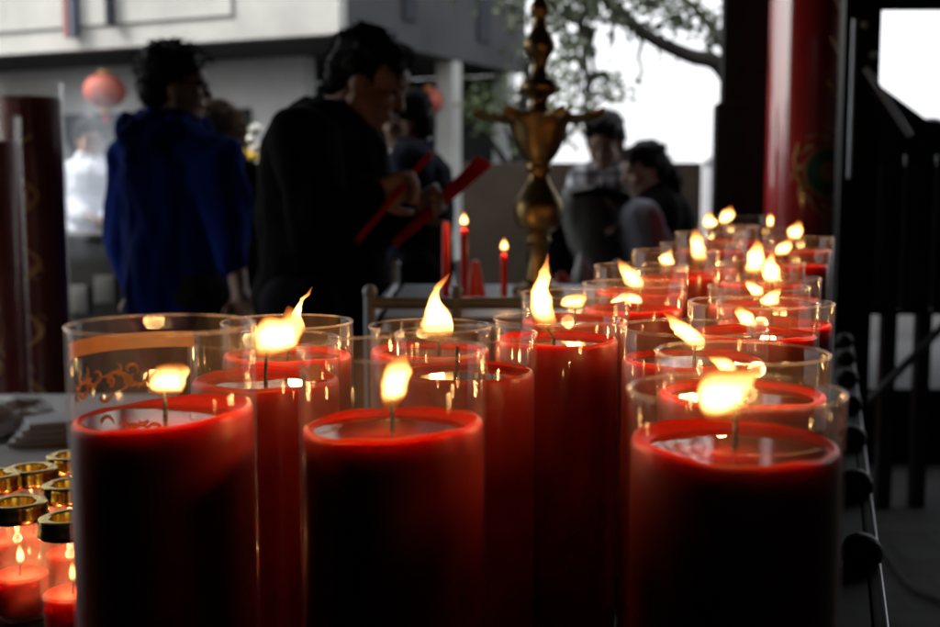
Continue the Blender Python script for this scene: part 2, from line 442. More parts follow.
def make_candle(key, xl, xr, rim_y, wax_y, wick, flame, label, power=.16, tilt=(0, 0), band=False, s=None):
    w = xr - xl
    s = s or FPX * D / w
    cx = (xl + xr) / 2
    rim = at(cx, rim_y, s)
    base = Vector((rim.x, rim.y, TZ))
    H = rim.z - TZ
    hw = at(cx, wax_y, s).z - TZ
    root = empty('pillar_candle', base, 0, label, 'candle', 'red candles in clear glass sleeves on the candle table')
    rnd = random.Random(key)
    Ro = D / 2
    # glass sleeve, closed foot, rounded rim
    bm = bmesh.new()
    t = .0016
    lathe(bm, [(0, .0005), (Ro - .004, .0005), (Ro, .004), (Ro, H * .5), (Ro, H - t * .8), (Ro - t * .25, H - t * .2), (Ro - t * .5, H), (Ro - t * .75, H - t * .2), (Ro - t, H - t * .8),
               (Ro - t, H * .5), (Ro - t, .007), (0, .007)], seg=96, closed_ends=False)
    gs = obj('glass_sleeve', bm, M['glass'], root)
    bm = bmesh.new()
    lathe(bm, [(Ro - t / 2 + .0011 * math.cos(k / 10 * 2 * PI), H + .0004 + .0011 * math.sin(k / 10 * 2 * PI)) for k in range(11)], seg=96, closed_ends=False)
    obj('glass_rim', bm, M['rim'], gs)
    # wax body: outer wall close to the glass, uneven lip, sunken melt pool
    Rw = Ro - t - .0004
    seg = 72
    pool_d = .0035 + .0018 * rnd.random()
    ph = rnd.random() * 10
    def lip(a):
        v = .0012 * noise.noise(Vector((math.cos(a) * 1.4 + ph, math.sin(a) * 1.4, ph))) + .0005 * noise.noise(Vector((math.cos(a) * 4 + ph, math.sin(a) * 4, ph)))
        return hw + v * 1.6 + tilt[0] * math.cos(a) + tilt[1] * math.sin(a)
    pr = Rw * (.915 + .02 * rnd.random())
    bm = bmesh.new()
    levels = []
    def ring(rf, zf):
        levels.append([bm.verts.new((rf(k / seg * 2 * PI) * math.cos(k / seg * 2 * PI), rf(k / seg * 2 * PI) * math.sin(k / seg * 2 * PI), zf(k / seg * 2 * PI))) for k in range(seg)])
    zb = .0085
    ring(lambda a: Rw * .3, lambda a: zb)
    ring(lambda a: Rw - .003, lambda a: zb)
    ring(lambda a: Rw, lambda a: zb + .003)
    for q in (.3, .6, .85):
        ring(lambda a: Rw, lambda a, q=q: zb + (lip(a) - .004 - zb) * q)
    ring(lambda a: Rw, lambda a: lip(a) - .004)
    ring(lambda a: Rw - .0012, lambda a: lip(a) - .001)
    ring(lambda a: Rw - .0035, lambda a: lip(a))
    wob = lambda a: pr * (1 + .035 * noise.noise(Vector((math.cos(a) * 1.5, math.sin(a) * 1.5, ph + 4))))
    ring(lambda a: wob(a) + .003, lambda a: lip(a) - .0025)
    ring(lambda a: wob(a), lambda a: hw - pool_d * .6 + tilt[0] * .5 * math.cos(a) + tilt[1] * .5 * math.sin(a))
    ring(lambda a: wob(a) * .8, lambda a: hw - pool_d - .002)
    ring(lambda a: wob(a) * .3, lambda a: hw - pool_d - .004)
    for i in range(len(levels) - 1):
        for k in range(seg):
            bm.faces.new((levels[i][k], levels[i][(k + 1) % seg], levels[i + 1][(k + 1) % seg], levels[i + 1][k]))
    bm.faces.new(levels[0][::-1]); bm.faces.new(levels[-1])
    wx = obj('wax_body', bm, M['wax'], root)
    zp = hw - pool_d
    bm = bmesh.new()
    vs = [bm.verts.new((wob(k / seg * 2 * PI) * .94 * math.cos(k / seg * 2 * PI), wob(k / seg * 2 * PI) * .94 * math.sin(k / seg * 2 * PI), zp)) for k in range(seg)]
    bm.faces.new(vs)
    obj('molten_pool', bm, M['melt'], wx, smooth=False)
    # wick
    if wick:
        wb = at(wick[0], wick[1], s) - base
        wt = at(wick[2], wick[3], s) - base
        x0 = max(-.03, min(.03, wb.x))
        bm = bmesh.new()
        top = max(wt.z, zp + .006)
        tube(bm, [(x0, 0, zp - .002), (x0 + .1 * (wt.x - x0), 0, zp + .4 * (top - zp)), (wt.x - .15 * (wt.x - x0), 0, zp + .85 * (top - zp)), (wt.x + .0006, 0, top)], [.0016, .0013, .0012, .0016], seg=8, n=10)
        obj('wick', bm, M['wick'], wx)
    if flame:
        make_flame('flame', flame, base, s, root, power)
    if band:
        # gold band and curling cloud motif printed on the far side of the sleeve
        bm = bmesh.new()
        r = Ro - t - .0006
        a0, a1 = R(band[0]), R(band[1])
        z0 = H - band[2]; n = 30
        prev = None
        for i in range(n + 1):
            a = a0 + (a1 - a0) * i / n
            q = [bm.verts.new((rr * math.cos(a), rr * math.sin(a), zz)) for rr, zz in ((r, z0), (r, z0 + band[3]), (r - .0004, z0 + band[3]), (r - .0004, z0))]
            if prev:
                for k in range(4): bm.faces.new((prev[k], prev[(k + 1) % 4], q[(k + 1) % 4], q[k]))
            prev = q
        if band[4]:
            gr = random.Random(5)
            for (ac, zc, rr, st, en) in [(112 + 4.0 * i + gr.uniform(-2, 2), .036 + .010 * gr.random() + (.006 if i % 2 else 0), gr.uniform(.004, .008), gr.uniform(0, 360), 0) for i in range(17)]:
                en = st + gr.choice((-1, 1)) * gr.uniform(150, 260)
                pts = []
                for i in range(15):
                    q = R(st + (en - st) * i / 14); sc_ = rr * (.35 + .65 * i / 14)
                    a = R(ac) + sc_ * math.cos(q) / r
                    z = H - zc + .005 + sc_ * math.sin(q)
                    pts.append((r * math.cos(a), r * math.sin(a), z))
                tube(bm, pts, [.0004 + .0010 * math.sin(PI * i / 14) for i in range(15)], seg=6)
        obj('gold_print', bm, M['gold_print'], gs)
    return root

C = []
def cd(*a, **k): C.append((a, k))
cd('nearright', 628, 843, 391, 441, (736, 446, 737, 408), [(735, 424, 5), (729, 413, 16), (722, 401, 23), (726, 389, 25), (739, 380, 17), (751, 372, 7), (759, 366, .8)],
   'nearest red candle at the right front, under the widest white flame', power=.185, tilt=(-.001, .001))
cd('secondright', 656, 828, 353, 392, (737, 399, 739, 366), [(735, 374, 3), (730, 369, 7), (723, 363, 8), (716, 359, 5), (710, 356, 1)],
   'red candle directly behind the nearest right candle, its small flame blown to the left')
cd('thirdright', 620, 767, 328, 358, (695, 362, 696, 340), [(704, 352, 3), (699, 345, 8), (690, 336, 9), (680, 327, 8), (670, 319, 4), (660, 311, .8)],
   'red candle third from the right front, long flame streaming to upper left')
cd('fourthright', 689, 818, 303, 332, (752, 336, 751, 321), [(755, 330, 3), (750, 322, 6), (744, 315, 7), (739, 309, 5), (735, 305, .8)],
   'red candle with a short tilted flame and a dark wick curved through it, mid right')
cd('fifthright', 717, 833, 303, 322, (772, 318, 770, 303), [(770, 309, 5), (769, 303, 8), (772, 298, 7), (777, 293, 4), (782, 288, .8)],
   'red candle standing furthest out at the right table edge, horn shaped flame pointing right')
cd('sixthright', 708, 809, 287, 305, (760, 306, 759, 294), [(760, 298, 3), (757, 293, 6), (753, 288, 5), (749, 283, 2.5), (746, 279, .7)],
   'red candle with a small leaf shaped flame pointing left, below the twin tall flames')
cd('seventhright', 727, 820, 278, 297, (773, 297, 772, 282), [(773, 290, 3), (772, 282, 7), (771, 270, 8), (770, 260, 5), (771, 249, .8)],
   'red candle bearing the right one of the twin tall flames')
cd('eighthright', 720, 804, 263, 283, (757, 284, 756, 272), [(756, 278, 4), (754, 270, 8), (756, 258, 8), (757, 248, 5), (757, 238, .8)],
   'red candle bearing the left and higher one of the twin tall flames')
cd('ninthright', 751, 829, 250, 264, (783, 266, 781, 255), [(779, 257, 3), (782, 251, 6), (787, 245, 5), (791, 239, 1)],
   'red candle before the red column with the lower of two diagonal flames')
cd('tenthright', 763, 833, 238, 250, (795, 251, 794, 242), [(793, 243, 2.5), (795, 234, 7), (797, 227, 6), (798, 220, .8)],
   'far red candle before the red column with the upper of two diagonal flames')
cd('midj', 632, 719, 251, 276, (668, 278, 667, 265), [(665, 269, 3), (667, 262, 7), (668, 256, 5), (671, 249, 1)],
   'red candle with a small round flame just below the seated woman', tilt=(.001, 0))
cd('midk', 660, 738, 244, 268, (701, 272, 701, 262), [(701, 267, 3), (700, 257, 6), (698, 246, 7), (696, 237, 6), (697, 228, .8)],
   'red candle with a tall narrow flame left of the black post foot')
cd('farl', 675, 745, 233, 250, (709, 252, 709, 230), [(709, 232, 2.5), (709, 224, 7), (709, 217, 5), (710, 211, .8)],
   'far red candle with the left of two little round flames below the black post')
cd('farm', 698, 758, 226, 240, (724, 241, 724, 225), [(724, 227, 2), (725, 219, 6), (729, 212, 5), (731, 206, .8)],
   'far red candle with the right of two little round flames below the black post')
cd('farn', 736, 800, 229, 243, (770, 243, 770, 226), [(770, 229, 1.5), (770, 221, 3), (770, 213, .6)],
   'far red candle with the tiny dim flame in front of the red column base', power=.05)
cd('faro', 717, 772, 216, 226, (745, 229, 745, 222), None,
   'furthest candle at the back of the table, unlit in its hazy glass')
cd('leftfront', 68, 254, 325, 413, (163, 418, 161, 388), [(160, 399, 5), (162, 390, 12), (169, 380, 16), (178, 374, 11), (188, 370, 2)],
   'left front red candle with the tallest empty glass above its wax and gold scrolls', tilt=(.0045, .001), band=(82, 205, .020, .010, True), power=.185)
cd('lefta', 189, 341, 340, 377, (265, 384, 267, 350), [(262, 364, 4), (266, 352, 12), (273, 340, 19), (282, 328, 21), (288, 316, 13), (286, 305, 2)],
   'red candle behind the left front one, under the big double flame with bent tip', power=.21)
cd('leftb', 221, 353, 322, 353, (288, 356, 290, 342), [(291, 342, 3), (296, 334, 7), (297, 324, 7), (296, 314, 4.5), (300, 305, 2.6), (305, 297, 1.6), (313, 287, .5)],
   'red candle at the back left whose flame ends in a thin streak to the right', power=.14)
cd('centrec', 298, 487, 349, 423, (392, 436, 391, 400), [(391, 410, 4), (390, 399, 11), (393, 385, 14), (399, 371, 11), (404, 360, 6), (408, 351, 1)],
   'front red candle in the centre left with a leaf flame on an upright black wick', band=(150, 205, .022, .010, False), power=.185, tilt=(.002, 0))
cd('centred', 368, 492, 326, 349, (439, 353, 437, 333), [(438, 347, 4), (437, 339, 12), (437, 325, 16), (435, 311, 12), (434, 299, 6.5), (438, 288, 4), (447, 275, .8)],
   'red candle with a round flame ending in a hooked tip, before the steel rail')
cd('centree', 394, 537, 334, 371, (457, 366, 457, 347), None,
   'red candle with no flame on its black wick, between the hooked and the tallest flame')
cd('centref', 493, 620, 319, 338, (554, 341, 547, 327), [(554, 337, 3), (549, 326, 8), (543, 311, 11), (540, 297, 10), (542, 281, 7), (545, 267, 3.5), (548, 254, .8)],
   'red candle with the tallest slim flame below the brass stand, long bare red side')
cd('centreg', 520, 630, 294, 319, (575, 321, 575, 307), [(575, 312, 4), (575, 307, 9), (574, 301, 13), (573, 296, 11), (571, 292, 2)],
   'red candle right behind the tallest flame, its own flame low and broad')
cd('centreh', 582, 684, 284, 308, (639, 312, 640, 301), [(640, 304, 3), (635, 299, 5), (627, 297, 5), (619, 299, 3), (611, 302, .8)],
   'red candle whose flame lies flat to the left, under a torch like flame')
cd('centrei', 594, 688, 266, 291, (641, 296, 641, 286), [(642, 293, 3), (637, 285, 7.5), (630, 276, 7.5), (624, 268, 5), (617, 260, 1)],
   'red candle with a torch like orange flame leaning left below the seated man')
for a, k in C: make_candle(*a, **k)

# ------------------------------------------------------------------ the candle table
T_DIR = Vector((.287, .958, 0)).normalized()
T_RZ = math.atan2(T_DIR.y, T_DIR.x) - PI / 2        # local +y runs along the table
tb = empty('candle_table', (.377 - .3 * .49, .60, 0), T_RZ, 'long black metal table with round bosses along its edge, carrying the big red candles', 'table')
W_T = .66
bm = bmesh.new(); box(bm, (-W_T / 2, .98, TZ - .012), (W_T, 2.9, .022), bevel=.003); obj('table_top', bm, M['tabletop'], tb)
bm = bmesh.new(); box(bm, (.006, .98, TZ - .036), (.010, 2.94, .075), bevel=.003); obj('edge_rail', bm, M['tabletop'], tb)
bm = bmesh.new(); box(bm, (-W_T - .006, .98, TZ - .03), (.010, 2.94, .075), bevel=.003); obj('edge_rail', bm, M['blackmetal'], tb)
bm = bmesh.new(); tube(bm, [(.0125, -.45, TZ + .004), (.0125, 2.44, TZ + .004)], .0015, seg=8); obj('edge_highlight', bm, M['steel'], tb)  # pale tube stands in for the highlight along the metal edge
for i in range(9):
    bm = bmesh.new(); ball(bm, (-.006, .30 * i - .10 + .165, TZ + .012), (.022, .022, .022), 20); obj('edge_boss', bm, M['dullmetal'], tb)
for x in (-.05, -W_T + .05):
    for y in (-.35, 2.3):
        bm = bmesh.new(); box(bm, (x, y, (TZ - .03) / 2), (.05, .05, TZ - .03), bevel=.004); obj('leg', bm, M['blackmetal'], tb)

# ------------------------------------------------------------------ little jar candles on the low shelf at the left
sh = empty('jar_shelf', (-.86, 1.1, 0), 0, 'small shelf table under the little glass jar candles at the left', 'table')
SZ = .795
bm = bmesh.new(); box(bm, (0, .05, SZ - .012), (.92, 1.0, .024), bevel=.004); obj('shelf_top', bm, M['blackwood'], sh)
for x in (-.42, .42):
    for y in (-.4, .5):
        bm = bmesh.new(); box(bm, (x, y, (SZ - .024) / 2), (.04, .04, SZ - .024)); obj('leg', bm, M['blackwood'], sh)

def jar(cx, lid_y, label, lit=True, rr=.028):
    zl = .905
    # depth from the lid height
    lo, hi = .5, 4
    for _ in range(50):
        mid = (lo + hi) / 2
        if at(cx, lid_y, mid).z > zl: lo = mid
        else: hi = mid
    p = at(cx, lid_y, lo)
    base = Vector((p.x, p.y, SZ))
    root = empty('jar_candle', base, 0, label, 'jar candle', 'small red jar candles with gold lids')
    H = zl - SZ
    bm = bmesh.new()
    t = .0013
    lathe(bm, [(0, .001), (rr * .86, .001), (rr * .93, .004), (rr * .94, H * .12), (rr, H * .32), (rr, H * .66), (rr * .95, H * .78), (rr * .80, H * .86), (rr * .80, H * .97), (rr * .80 - t, H * .97), (rr * .80 - t, H * .86),
               (rr * .95 - t, H * .78), (rr - t, H * .66), (rr - t, H * .32), (rr * .93 - t, H * .12), (rr * .88, .006), (0, .006)], seg=48, closed_ends=False)
    obj('jar_glass', bm, M['jarglass'], root)
    bm = bmesh.new()
    r0 = rr - t - .0008; hw = H * .38
    lathe(bm, [(0, .007), (rr * .84, .007), (rr * .88, .012), (r0 * .99, H * .30), (r0, hw - .002), (r0 - .002, hw), (r0 * .7, hw - .002), (0, hw - .0025)], seg=48, closed_ends=False)
    obj('wax_fill', bm, M['jarwax'], root)
    # open gold lid ring
    bm = bmesh.new()
    lathe(bm, [(rr * .58, H * .90), (rr * .62, H * 1.0), (rr * .80, H * 1.015), (rr * .97, H * 1.0), (rr * 1.0, H * .965), (rr * .985, H * .93), (rr * 1.02, H * .90), (rr * 1.02, H * .868), (rr * .985, H * .855), (rr * .965, H * .868), (rr * .95, H * .97), (rr * .80, H * .99), (rr * .63, H * .975), (rr * .61, H * .90), (rr * .58, H * .90)], seg=48, closed_ends=False)
    obj('lid_ring', bm, M['gold'], root)
    bm = bmesh.new(); tube(bm, [(0, 0, hw - .003), (0.0004, 0, hw + .004), (.0012, 0, hw + .009)], .0009, seg=7, n=6); obj('wick', bm, M['wick'], root)
    z = hw + .006
    bm = bmesh.new()
    tube(bm, [(.0008, 0, z), (.001, 0, z + .005), (.001, 0, z + .011), (.0006, 0, z + .018), (.001, 0, z + .024)], [.001, .0036, .0042, .0024, .0003], seg=14, n=14)
    obj('flame', bm, M['flame'], root)
    ld = bpy.data.lights.new('flame_light', 'POINT'); ld.energy = .09; ld.color = (1, .50, .19); ld.shadow_soft_size = .004
    lo_ = bpy.data.objects.new('flame_light', ld); COL.objects.link(lo_); lo_.parent = root; lo_.location = (.001, 0, z + .010)
jar(17, 502, 'little jar candle at the left frame edge, nearest, its whole flame showing in the glass')
jar(70, 517, 'little jar candle half hidden by the left front red candle, nearest to it')
jar(-6, 474, 'little jar candle cut by the left frame edge, behind the jar with the showing flame')
jar(70, 484, 'little jar candle in the second row, tucked against the left front red candle')
jar(31, 468, 'little jar candle in the middle of the third row, only its lid and neck showing')
jar(72, 455, 'furthest little jar candle, beside the big candle and before the pale counter')
jar(-45, 500, 'little jar candle just off the left side of the picture') if False else None

# ------------------------------------------------------------------ pale counter with a plastic bag behind the jars
ct = empty('stone_counter', (-1.35, 2.45, 0), 0, 'pale stone counter block behind the little jar candles', 'counter')
bm = bmesh.new(); box(bm, (0, 0, .333), (1.22, .74, .664), bevel=.01); obj('block', bm, M['palestone'], ct)
bm = bmesh.new(); box(bm, (0, 0, .682), (1.30, .82, .034), bevel=.008); obj('slab', bm, M['palestone'], ct)

def crumple(name, c, rad, m, label, cat, seed, amp=.35, seg=40):
    bm = bmesh.new()
    ball(bm, (0, 0, 0), 1, seg)
    for v in bm.verts:
        n = v.co.normalized()
        d = 1 + amp * noise.noise(n * 1.6 + Vector((seed, 0, 0))) + amp * .55 * abs(noise.noise(n * 4 + Vector((0, seed, 0)))) 
        v.co = Vector((n.x * rad[0], n.y * rad[1], n.z * rad[2])) * d
    zmin = -rad[2] * .8
    for v in bm.verts: v.co.z = max(v.co.z, zmin)
    o = obj(name, bm, m, None, loc=Vector(c) - Vector((0, 0, zmin)))
    return tag(o, label, cat)
cl = ct.location
q = at(6, 425, 2.45)
crumple('plastic_bag', (q.x, q.y, .7), (.10, .08, .035), M['plastic'], 'crumpled white plastic bag lying on the pale stone counter', 'bag', 3.1, .5, 60)
q = at(52, 432, 2.36)
bm = bmesh.new()
for i in range(4): box(bm, (.006 * i, .004 * i, .006 + .011 * i), (.15 - .006 * i, .11, .0095), Matrix.Rotation(R(12 + 5 * i), 4, 'Z'), .002)
tag(obj('paper_stack', bm, M['whitepaint'], None, loc=(q.x, q.y, .7)), 'stack of white folded papers on the pale stone counter', 'papers')

# ------------------------------------------------------------------ giant candles at the far left
def giant(cx, w, rim_y, wax_y, s, label):
    p = at(cx, rim_y, s)
    root = empty('giant_candle', (p.x, p.y, 0), 0, label, 'giant candle', 'giant red floor candles')
    r = w * s / FPX / 2
    H = p.z; hw = at(cx, wax_y, s).z
    bm = bmesh.new(); lathe(bm, [(0, .001), (r * 1.25, .001), (r * 1.25, .05), (r * 1.1, .09), (r * 1.05, .25), (r * 1.12, .28), (r * 1.12, .32), (0, .32)], 48); obj('stand', bm, M['blackmetal'], root)
    bm = bmesh.new(); t = .003
    lathe(bm, [(r - t, .325), (r, .325), (r, H - .002), (r - t / 2, H), (r - t, H - .002), (r - t, .325)], 64, closed_ends=False); obj('glass_sleeve', bm, M['glass'], root)
    bm = bmesh.new(); rw = r - t - .004
    lathe(bm, [(0, .33), (rw - .004, .33), (rw, .335), (rw, hw - .01), (rw - .006, hw), (rw * .85, hw - .004), (rw * .8, hw - .02), (0, hw - .024)], 64, closed_ends=False); obj('wax_body', bm, M['darkwax'], root)
    # raised dragon scroll up the side
    bm = bmesh.new()
    pts = []
    for i in range(90):
        q = i / 89
        a = -PI / 2 + .5 * math.sin(q * 26)
        rr = rw + .001
        pts.append((rr * math.cos(a), rr * math.sin(a), .5 + q * (hw - .62)))
    tube(bm, pts, .006, seg=6)
    for i in range(10):
        q = i / 10
        a0 = -PI / 2 + .5 * math.sin(q * 26 + .5)
        z0 = .55 + q * (hw - .7)
        tube(bm, [((rw + .001) * math.cos(a0 + .16 * math.cos(u)), (rw + .001) * math.sin(a0 + .16 * math.cos(u)), z0 + .022 * math.sin(u)) for u in [k * .5 for k in range(11)]], .003, seg=5)
    obj('dragon_relief', bm, M['goldpaint'], root)
    bm = bmesh.new(); tube(bm, [(0, 0, hw - .026), (.002, 0, hw + .01)], .003, seg=8); obj('wick', bm, M['wick'], root)
    return root
giant(28, 68, 82, 97, 3.7, 'giant dark red candle in a glass sleeve, taller one at the left frame edge')
giant(-14, 66, 116, 141, 3.25, 'giant dark red candle cut by the left frame edge, shorter one with clear glass above')

# ------------------------------------------------------------------ steel rack with thin candles and the brass stand
RZ_ = .965
rk = empty('steel_rack', (0, 0, 0), 0, 'stainless steel rail rack with ball finials behind the red candles', 'rack')
pA = at(370, 303, 2.12); pB = at(525, 303, 2.12)
z_r = pA.z
rk.location = (pA.x, pA.y, 0)
L_ = pB.x - pA.x
bm = bmesh.new(); tube(bm, [(0, 0, z_r), (L_ + .25, 0, z_r)], .011, seg=14); obj('rail', bm, M['steel'], rk)
bm = bmesh.new(); tube(bm, [(0, .02, z_r - .03), (0, .75, z_r - .03)], .009, seg=12); obj('rail', bm, M['steel'], rk)
for x in (0, (456 - 370) * 2.12 / FPX, L_ + .25):
    for y in (0, .72):
        bm = bmesh.new(); tube(bm, [(x, y, 0), (x, y, z_r + .012)], .0105, seg=14); ball(bm, (x, y, z_r + .02), .0125, 14); obj('post', bm, M['steel'], rk)
bm = bmesh.new(); box(bm, (L_ / 2 + .125, .38, RZ_ - .006), (L_ + .21, .70, .012), bevel=.002); obj('tray', bm, M['steel'], rk)

def thin_candle(px, y0, y1, s, label, lit, hw=3.5):
    p0 = at(px, y0, s); p1 = at(px, y1, s)
    root = empty('taper_candle', (p0.x, p0.y, RZ_), 0, label, 'candle', 'thin red candles on the steel rack')
    h = p1.z - RZ_
    r = hw * s / FPX
    bm = bmesh.new(); lathe(bm, [(0, 0), (r * 1.0, 0), (r, h * .9), (r * .85, h), (0, h + .002)], 20); obj('wax_stick', bm, M['wax'], root)
    bm = bmesh.new(); tube(bm, [(0, 0, h), (.001, 0, h + .008)], .0012, seg=6); obj('wick', bm, M['wick'], root)
    if lit:
        bm = bmesh.new(); tube(bm, [(0, 0, h + .003), (0, 0, h + .011), (0, 0, h + .02), (0, 0, h + .034)], [.002, .008, .0075, .0006], seg=14, n=12); obj('flame', bm, M['flame'], root)
        ld = bpy.data.lights.new('flame_light', 'POINT'); ld.energy = .08; ld.color = (1, .5, .17); ld.shadow_soft_size = .008
        lo_ = bpy.data.objects.new('flame_light', ld); COL.objects.link(lo_); lo_.parent = root; lo_.location = (0, 0, h + .015)
thin_candle(464, 300, 229, 2.30, 'thin red candle with a round flame left of the brass stand', True, 4)
thin_candle(504, 298, 254, 2.42, 'shorter thin red candle with a tiny flame beside the brass stand', True, 3.5)
thin_candle(446, 300, 222, 2.34, 'thin unlit red candle stick before the pale building column', False, 4)
p = at(475, 290, 2.55)
bm = bmesh.new(); lathe(bm, [(0, 0), (.024, 0), (.022, .01), (.014, .05), (.009, .075), (0, .078)], 24)
tag(obj('incense_cone', bm, M['redpaint'], None, loc=(p.x, p.y, RZ_)), 'red cone shaped incense on the steel rack between two thin candles', 'incense')

s_c = 2.55
prof_px = [(292, 24), (286, 24), (282, 15), (268, 11), (256, 9), (246, 10), (240, 13), (235, 11), (231, 15), (226, 21), (216, 24.5), (204, 24), (193, 18.5), (182, 12), (174, 10), (169, 13), (163, 12), (158, 16), (150, 21), (140, 25),
           (128, 28.5), (119, 32), (115, 33), (113, 29), (112, 14), (106, 9), (100, 9.5), (96, 15), (89, 19), (82, 15.5), (78, 9.5), (70, 7), (62, 9), (55, 13.5), (48, 15.5), (40, 12.5), (32, 8), (22, 6.5), (16, 9.5), (10, 9.5), (4, 6), (-12, 6), (-22, 10), (-32, 14), (-44, 9), (-58, 5), (-70, 9), (-80, 6), (-92, .01)]
c0 = at(538, 290, s_c)
cb = empty('candelabrum', (c0.x, c0.y, RZ_), 0, 'tall turned brass oil lamp stand with leaf shaped drip pans', 'lamp stand')
k_ = s_c / FPX
bm = bmesh.new()
pf = [(r * k_, at(538, y, s_c).z - RZ_) for y, r in prof_px]
pf[0] = (pf[0][0], .001)
pf = [(0, .001)] + pf
pts_ = catmull([Vector((a, b, 0)) for a, b in pf], len(pf) * 4)
lathe(bm, [(max(v.x, 0.0), v.y) for v in pts_], 48, closed_ends=False)
obj('stem', bm, M['brass'], cb)
zb = at(538, 121, s_c).z - RZ_
for i in range(7):
    a = R(i * 360 / 7 + 186)
    d = Vector((math.cos(a), math.sin(a), 0)); side = Vector((-d.y, d.x, 0))
    bm = bmesh.new()
    rings = []
    nn = 14
    for u in range(nn + 1):
        t = u / nn
        rad_ = .055 + t * .085
        hw_ = .020 * math.sin(PI * min(1, .15 + t * .85)) ** .7 + .003
        zz = zb + .004 - .010 * math.sin(PI * t) + .008 * t
        rings.append([bm.verts.new(d * rad_ + side * hw_ * q + Vector((0, 0, zz + .012 * abs(q) ** 2 + dz))) for q in (-1, -.5, 0, .5, 1) for dz in (0,)] + [bm.verts.new(d * rad_ + side * hw_ * q + Vector((0, 0, zz + .012 * abs(q) ** 2 - .004))) for q in (1, .5, 0, -.5, -1)])
    for u in range(nn):
        for q in range(10): bm.faces.new((rings[u][q], rings[u][(q + 1) % 10], rings[u + 1][(q + 1) % 10], rings[u + 1][q]))
    bm.faces.new(rings[0]); bm.faces.new(rings[-1])
    obj('drip_pan', bm, M['brass'], cb)

# ------------------------------------------------------------------ columns, posts and black frames at the right
p = at(803, 200, 4.6)
col_r = 37.5 * 4.6 / FPX
rc = empty('temple_column', (p.x, p.y, 0), 0, 'glossy red lacquered column with a painted green and gold emblem', 'column')
bm = bmesh.new(); lathe(bm, [(0, 0), (col_r * 1.35, 0), (col_r * 1.4, .08), (col_r * 1.25, .16), (col_r * 1.05, .2), (0, .2)], 64); obj('plinth', bm, M['ledge'], rc)
bm = bmesh.new(); lathe(bm, [(0, .2), (col_r, .2), (col_r, 1.2), (col_r, 2.2), (col_r, 3.28), (0, 3.28)], 96); obj('shaft', bm, M['redlacquer'], rc)
# emblem painted round the shaft
face_a = math.atan2(-p.y, -p.x) + R(38)
def wrap(u, v, off=.002): 
    a = face_a + u / col_r
    return Vector(((col_r + off) * math.cos(a), (col_r + off) * math.sin(a), v))
zc = at(818, 172, 4.6).z
def disc(r0, r1, m, name, off):
    bm = bmesh.new()
    n = 48
    A = []
    for k in range(n):
        q = k / n * 2 * PI
        A.append([bm.verts.new(wrap(rr * math.cos(q), zc + rr * math.sin(q), off + o2)) for rr, o2 in ((r0, 0), (r1, 0), (r1, -.0015), (r0, -.0015))])
    for k in range(n):
        for j in range(4): bm.faces.new((A[k][j], A[k][(j + 1) % 4], A[(k + 1) % n][(j + 1) % 4], A[(k + 1) % n][j]))
    obj(name, bm, m, rc)
disc(.04, .085, M['green'], 'emblem_ring', .0022)
disc(.088, .098, M['goldpaint'], 'emblem_border', .0022)
disc(.006, .036, M['goldpaint'], 'emblem_boss', .0022)
bm = bmesh.new()
rnd = random.Random(4)
for i in range(16):
    a = i / 16 * 2 * PI
    r0 = .102
    pts = []
    for j in range(10):
        t = j / 9
        rr = r0 + .045 * t
        aa = a + .35 * math.sin(t * 3 + i)
        pts.append(wrap(rr * math.cos(aa), zc + rr * math.sin(aa) * 1.2, .001))
    tube(bm, pts, [.006 * (1 - .8 * j / 9) for j in range(10)], seg=6)
for i in range(9):
    z = zc + .28 + i * .16
    pts = [wrap(.06 * math.sin(q) + .05, z + .05 * math.cos(q * 1.3), .001) for q in [k * .4 for k in range(13)]]
    tube(bm, pts, .005, seg=6)
obj('gold_scrollwork', bm, M['goldpaint'], rc)

p = at(744, 200, 5.0)
bp_ = empty('black_post', (p.x, p.y, 0), R(-8), 'square black timber post standing left of the red column', 'post')
wpx = 5.0 / FPX
bm = bmesh.new(); box(bm, (0, 0, 1.64), (50 * wpx, 50 * wpx, 3.28), bevel=.012); obj('shaft', bm, M['tabletop'], bp_)
zt = at(744, 105, 5.0).z
bm = bmesh.new(); box(bm, (-2 * wpx, -.02, zt / 2), (58 * wpx, 52 * wpx, zt), bevel=.008); obj('sleeve_box', bm, M['tabletop'], bp_)

# black iron frame close to the right
s_f = 3.3
fr = empty('iron_frame', at(862, 300, s_f), 0, 'black iron stand frame with a top beam and hanging hooks at the right', 'frame')
fr.location.z = 0
k_ = s_f / FPX
def fz(y): return at(862, y, s_f).z
def fx(x): return (x - 862) * k_
bm = bmesh.new(); box(bm, (fx(851), 0, fz(-60) / 2), (36 * k_, .05, fz(-60)), bevel=.004); obj('upright', bm, M['blackmetal'], fr)
bm = bmesh.new(); box(bm, (fx(1010), 0, fz(-60) / 2), (27 * k_, .05, fz(-60)), bevel=.004); obj('upright', bm, M['blackmetal'], fr)
bm = bmesh.new(); box(bm, ((fx(869) + fx(996)) / 2, 0, (fz(14) + fz(-60)) / 2), ((996 - 869) * k_ - .002, .046, fz(-60) - fz(14)), bevel=.004); obj('top_beam', bm, M['blackmetal'], fr)
bm = bmesh.new(); tube(bm, [(fx(852), -.045, fz(72)), (fx(898), -.045, fz(137))], .009, seg=12); obj('brace', bm, M['steel'], fr)
bm = bmesh.new(); tube(bm, [(fx(841), -.04, fz(25)), (fx(841), -.04, fz(120)), (fx(841), -.04, fz(178))], .007, seg=12); obj('hanging_pipe', bm, M['steel'], fr)
for bx, by in ((861, 59), (852, 30)):
    bm = bmesh.new(); ball(bm, (fx(bx), -.032, fz(by)), .012, 12); obj('bolt', bm, M['steel'], fr)

